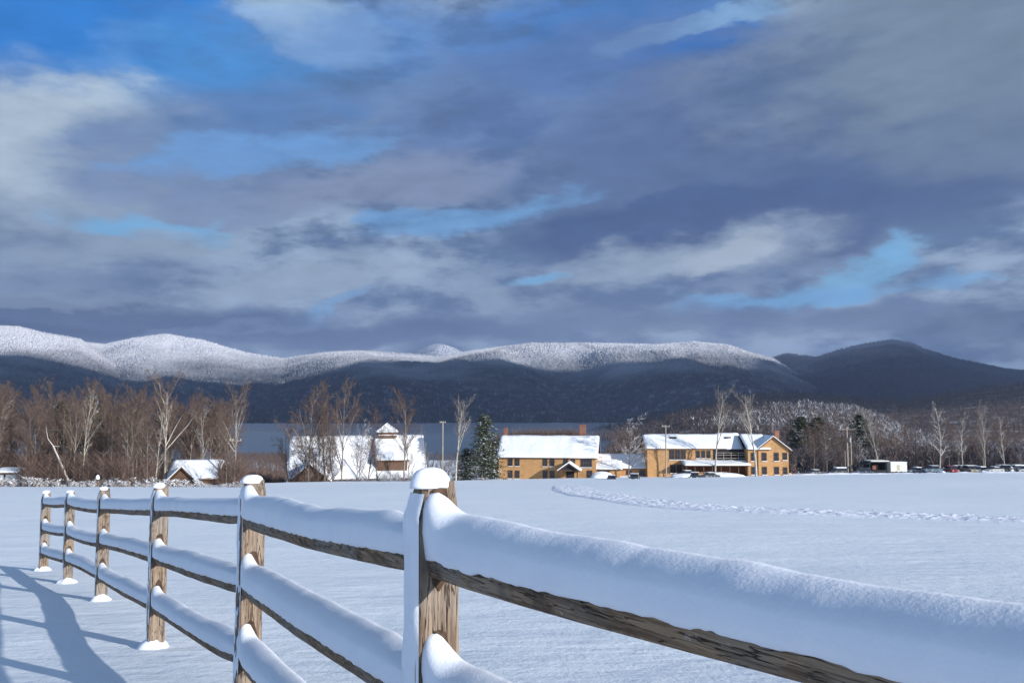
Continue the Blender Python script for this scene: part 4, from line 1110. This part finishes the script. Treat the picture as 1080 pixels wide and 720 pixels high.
# ------------------------------------------------------------------ car park
pa = []
lot = MB().poly([(at(955, 500, 199).x, 199, 0), (150, 199, 0), (150, 212, 0), (at(955, 500, 212).x, 212, 0)], [(0, 1, 2, 3)])
xs = np.linspace(92, 150, 30); ys = np.linspace(196.5, 211, 12); XX, YY = np.meshgrid(xs, ys); ZZ = gz(XX, YY) + .05
V = np.stack([XX, YY, ZZ], -1).reshape(-1, 3); i = np.arange(11)[:, None] * 30; j = np.arange(29)[None, :]
o = mesh_np('car_park_surface', V, np.stack([i + j, i + j + 1, i + 30 + j + 1, i + 30 + j], -1).reshape(-1, 4), M['asphalt'], smooth=True); tag(o, kind='structure')


def paint(name, c):
    m, T, b = base_mat(name, .35); b.inputs['Specular IOR Level'].default_value = .5
    n = T.noise(tex(T), 2, 3, .5); T.set(b.inputs['Base Color'], T.mix(T.ss(n, .45, .7, 0, .35), (*c, 1), (.5, .52, .55, 1))); return m


def car(px, Y, rz, col, label, kind='sedan', snow=1.0, dz=0.0, group='parked cars'):
    x = (px - 540) / F * Y; e = empty('parked_car', (x, Y, G(x, Y) + .06 + dz), rz, label, 'car', group)
    if kind == 'sedan':
        side = [(-2.2, .35), (-2.25, .75), (-1.5, .92), (-.9, 1.02), (1.3, 1.02), (2.1, .95), (2.2, .6), (2.15, .35)]; cab_ = [(-.95, 1.0), (-.35, 1.42), (.85, 1.42), (1.5, 1.0)]
    elif kind == 'suv':
        side = [(-2.2, .4), (-2.25, .95), (-1.4, 1.08), (-.9, 1.15), (2.15, 1.15), (2.25, .7), (2.2, .4)]; cab_ = [(-1.0, 1.12), (-.45, 1.75), (1.9, 1.75), (2.15, 1.12)]
    else:  # pickup / van
        side = [(-2.6, .5), (-2.65, 1.05), (-1.7, 1.2), (-1.2, 1.25), (2.5, 1.25), (2.6, .8), (2.55, .5)]; cab_ = [(-1.25, 1.22), (-.7, 1.85), (.9, 1.85), (1.05, 1.22)]
    b = MB().prism(side, -.88, .88).build('body', col, e, bevel=.06, smooth=False)
    tz = max(z for _, z in cab_)
    gl = MB().prism(cab_, -.74, .74).build('windows', M['glass'], e, bevel=.04)
    x0, x1 = cab_[1][0], cab_[2][0]
    MB().box(x0 - .02, x1 + .02, -.76, .76, tz + .002, tz + .06).build('roof', col, e)
    if snow: MB().box(x0 - .08, x1 + .08, -.78, .78, tz + .063, tz + .08 + .16 * snow).build('roof_snow', M['roof_snow'], e, bevel=.05)
    for sx in (-1, 1):
        for sy in (-1, 1):
            w = MB().tube((sx * 1.38, sy * .70, .34), (sx * 1.38, sy * .9, .34), .34, .34, 14).build('wheel', M['rubber'], e)
            MB().tube((sx * 1.38, sy * .901, .34), (sx * 1.38, sy * .915, .34), .19, .19, 10).build('rim', M['metal'], w)
    for sy in (-.6, .6):
        MB().box(side[1][0] - .02, side[1][0] + .08, sy - .18, sy + .18, side[1][1] - .18, side[1][1] - .04).build('headlight', M['white'], e)
    return e


BLK, NVY, TEAL, RED, SIL, WHT, TAN = (paint('black_paint', (.02, .02, .025)), paint('navy_paint', (.025, .035, .07)), paint('teal_paint', (.05, .10, .15)), paint('red_paint', (.30, .02, .03)),
                                 paint('silver_paint', (.35, .36, .38)), paint('white_car_paint', (.7, .7, .72)), paint('tan_paint', (.28, .23, .17)))
car(856, 198, R(12), BLK, 'black low car half sunk behind the snow bank right of the orange building', 'sedan', .3, -.35)
car(880, 200, R(8), BLK, 'black car with a thick snow roof just left of the double utility pole', 'suv', 1.2, -.35)
car(905, 199, R(-6), NVY, 'dark blue car between the double utility pole and the open shelter', 'suv', .0, -.35)
car(981, 205, R(5), TEAL, 'teal-blue van behind a white snow heap in the car park', 'truck', .3)
car(1000, 204, R(85), RED, 'dark red car facing the field in the car park', 'suv', .0)
car(1013, 206, R(80), BLK, 'black car just right of the red car', 'suv', .2)
car(1019, 203, R(88), TAN, 'tan car parked end-on among the black ones', 'suv', .2)
car(1030, 205, R(10), NVY, 'dark car with a bright patch of snow on its roof', 'sedan', 1.0)
car(1044, 203, R(12), SIL, 'silver-grey car near the right end of the car park', 'sedan', .4)
car(1056, 204, R(-15), BLK, 'dark pickup near the right end of the car park', 'truck', .2)
car(1066, 207, R(10), WHT, 'white car in the back row near the right edge', 'suv', .8)
car(1077, 203, R(6), SIL, 'silver car cut by the right edge of the photo', 'sedan', .6)
car(644, 176, R(85), BLK, 'leftmost dark car roof showing above the snow before the inn', 'sedan', .2, -.75)
car(668, 172, R(75), BLK, 'dark snow-dusted car sunk in the snow before the low wing', 'sedan', .2, -.5)
car(731, 178, R(75), BLK, 'small dark car just left of the tall white-limbed tree', 'sedan', .5, -.5)
car(746, 179, R(10), BLK, 'dark car at the foot of the tall white-limbed tree', 'sedan', .5, -.6)
car(722, 187, R(10), BLK, 'dark car parked against the left end of the long porch', 'sedan', .6, -.2)

car(963, 208, R(8), SIL, 'silver-grey car in the back row right of the trailer', 'sedan', .8)
car(1007, 210, R(80), NVY, 'navy car in the back row between the red car and the black one', 'suv', .5)
car(1023, 209, R(84), TEAL, 'teal car in the back row behind the snow-roofed dark car', 'suv', .3)
car(1050, 208, R(14), BLK, 'black car in the back row behind the dark pickup', 'suv', .9)
car(1072, 210, R(8), RED, 'red car in the back row near the right edge', 'suv', .3)
# snow heaps
for px, Y, rx, rz_, lb in ((989, 202, .9, .8, 'small white snow heap before the teal van'), (1033, 201, 1.0, .7, 'white snow heap in front of the dark snow-roofed car'), (634, 190, 2.6, 1.4, 'heap of shovelled snow by the inn front bay'),
                           (760, 181, 4.5, .9, 'long low snow bank in front of the porch'), (722, 183, 3.4, .8, 'snow bank left of the parked cars before the porch'), (1061, 204, .8, 1.6, 'tall narrow snow heap by the pickup')):
    x = (px - 540) / F * Y
    o = blob('snow_heap', (0, 0, 0), rx, 1.4, rz_, M['roof_snow'], None, int(px), -.2, ax=(Vector((1, 0, 0)), Vector((0, 1, 0))), amp=.7)
    o.location = (x, Y, G(x, Y)); tag(o, lb, 'snow heap')

# plough ridge of snow along the near edge of the lot
n = 260; t = np.linspace(0, 1, n); X = 18 + t * 120; Yb = 195.5 + 2.5 * np.sin(t * 5)
w = np.linspace(-1.8, 1.8, 12); XX = X[:, None] + 0 * w; YY = Yb[:, None] + w
hh = (.35 + .7 * fbm(XX / 2.5, YY / 1.5, 77, 4)) * np.clip(1 - (w / 1.8) ** 2, 0, 1)
V = np.stack([XX, YY, gz(XX, YY) + np.clip(hh, 0, 1) - .02], -1).reshape(-1, 3); i = np.arange(n - 1)[:, None] * 12; j = np.arange(11)[None, :]
o = mesh_np('snow_bank', V, np.stack([i + j, i + 12 + j, i + 12 + j + 1, i + j + 1], -1).reshape(-1, 4), M['track'], smooth=True); tag(o, kind='structure')

# open shelter
Ys = 201; xs_ = (914 - 540) / F * Ys; sh = empty('shelter', (xs_, Ys, G(xs_, Ys)), 0, 'dark open-fronted shelter with a cream snowy roof left of the white trailer', 'shelter')
s_ = MB()
for a in (0, 4.0):
    for b in (0, 3.0): s_.box(a, a + .18, b, b + .18, -.3, 2.7)
s_.build('frame', M['dark'], sh)
MB().box(.19, 3.99, 2.7, 2.95, 0, 2.6).build('back_wall', M['dark'], sh)
MB().box(3.7, 3.99, .2, 2.69, 0, 2.6).build('side_wall', M['dark'], sh)
MB().box(.19, 4.0, .02, .14, 0, 1.0).build('counter', M['dark'], sh)
MB().box(1.3, 2.6, 1.4, 2.0, 1.0, 2.1).build('notice_board', M['brick'], sh)
r_ = MB().prism([(-.6, 2.5), (.4, 2.95), (4.5, 2.95), (4.5, 2.75), (.4, 2.72), (-1.0, 2.2)], -.4, 3.5).build('roof', M['dark'], sh)
MB().box(.2, 4.5, -.42, 3.52, 2.953, 3.2).build('roof_snow', M['white'], r_, bevel=.06)
# white trailer
xt = (936 - 540) / F * 202; tr = empty('trailer', (xt, 202, G(xt, 202)), 0, 'white box trailer standing right of the dark shelter', 'trailer')
MB().box(0, 3.9, 0, 2.0, .55, 2.65).build('body', M['white'], tr, bevel=.08)
MB().box(1.5, 2.2, -.03, -.004, .8, 2.2).build('door', plain('cream_door', (.6, .56, .45)), tr)
MB().box(-.02, 3.92, -.02, 2.02, 2.66, 2.85).build('roof_snow', M['roof_snow'], tr, bevel=.05)
for a in (1.3, 2.5): MB().tube((a, -.02, .35), (a, .2, .35), .35, .35, 14).build('wheel', M['rubber'], tr)

# ------------------------------------------------------------------ haze
hz = bpy.data.materials.new('haze_air'); hz.use_nodes = True; hn = hz.node_tree; hn.nodes.clear()
pv = hn.nodes.new('ShaderNodeVolumePrincipled'); pv.inputs['Color'].default_value = (.60, .70, 1, 1); pv.inputs['Density'].default_value = 9e-5; pv.inputs['Anisotropy'].default_value = .2
ho = hn.nodes.new('ShaderNodeOutputMaterial'); hn.links.new(pv.outputs[0], ho.inputs['Volume'])
hb = MB().box(-9000, 9000, -3300, 9800, -60, 720).build('haze', hz); tag(hb, kind='stuff')
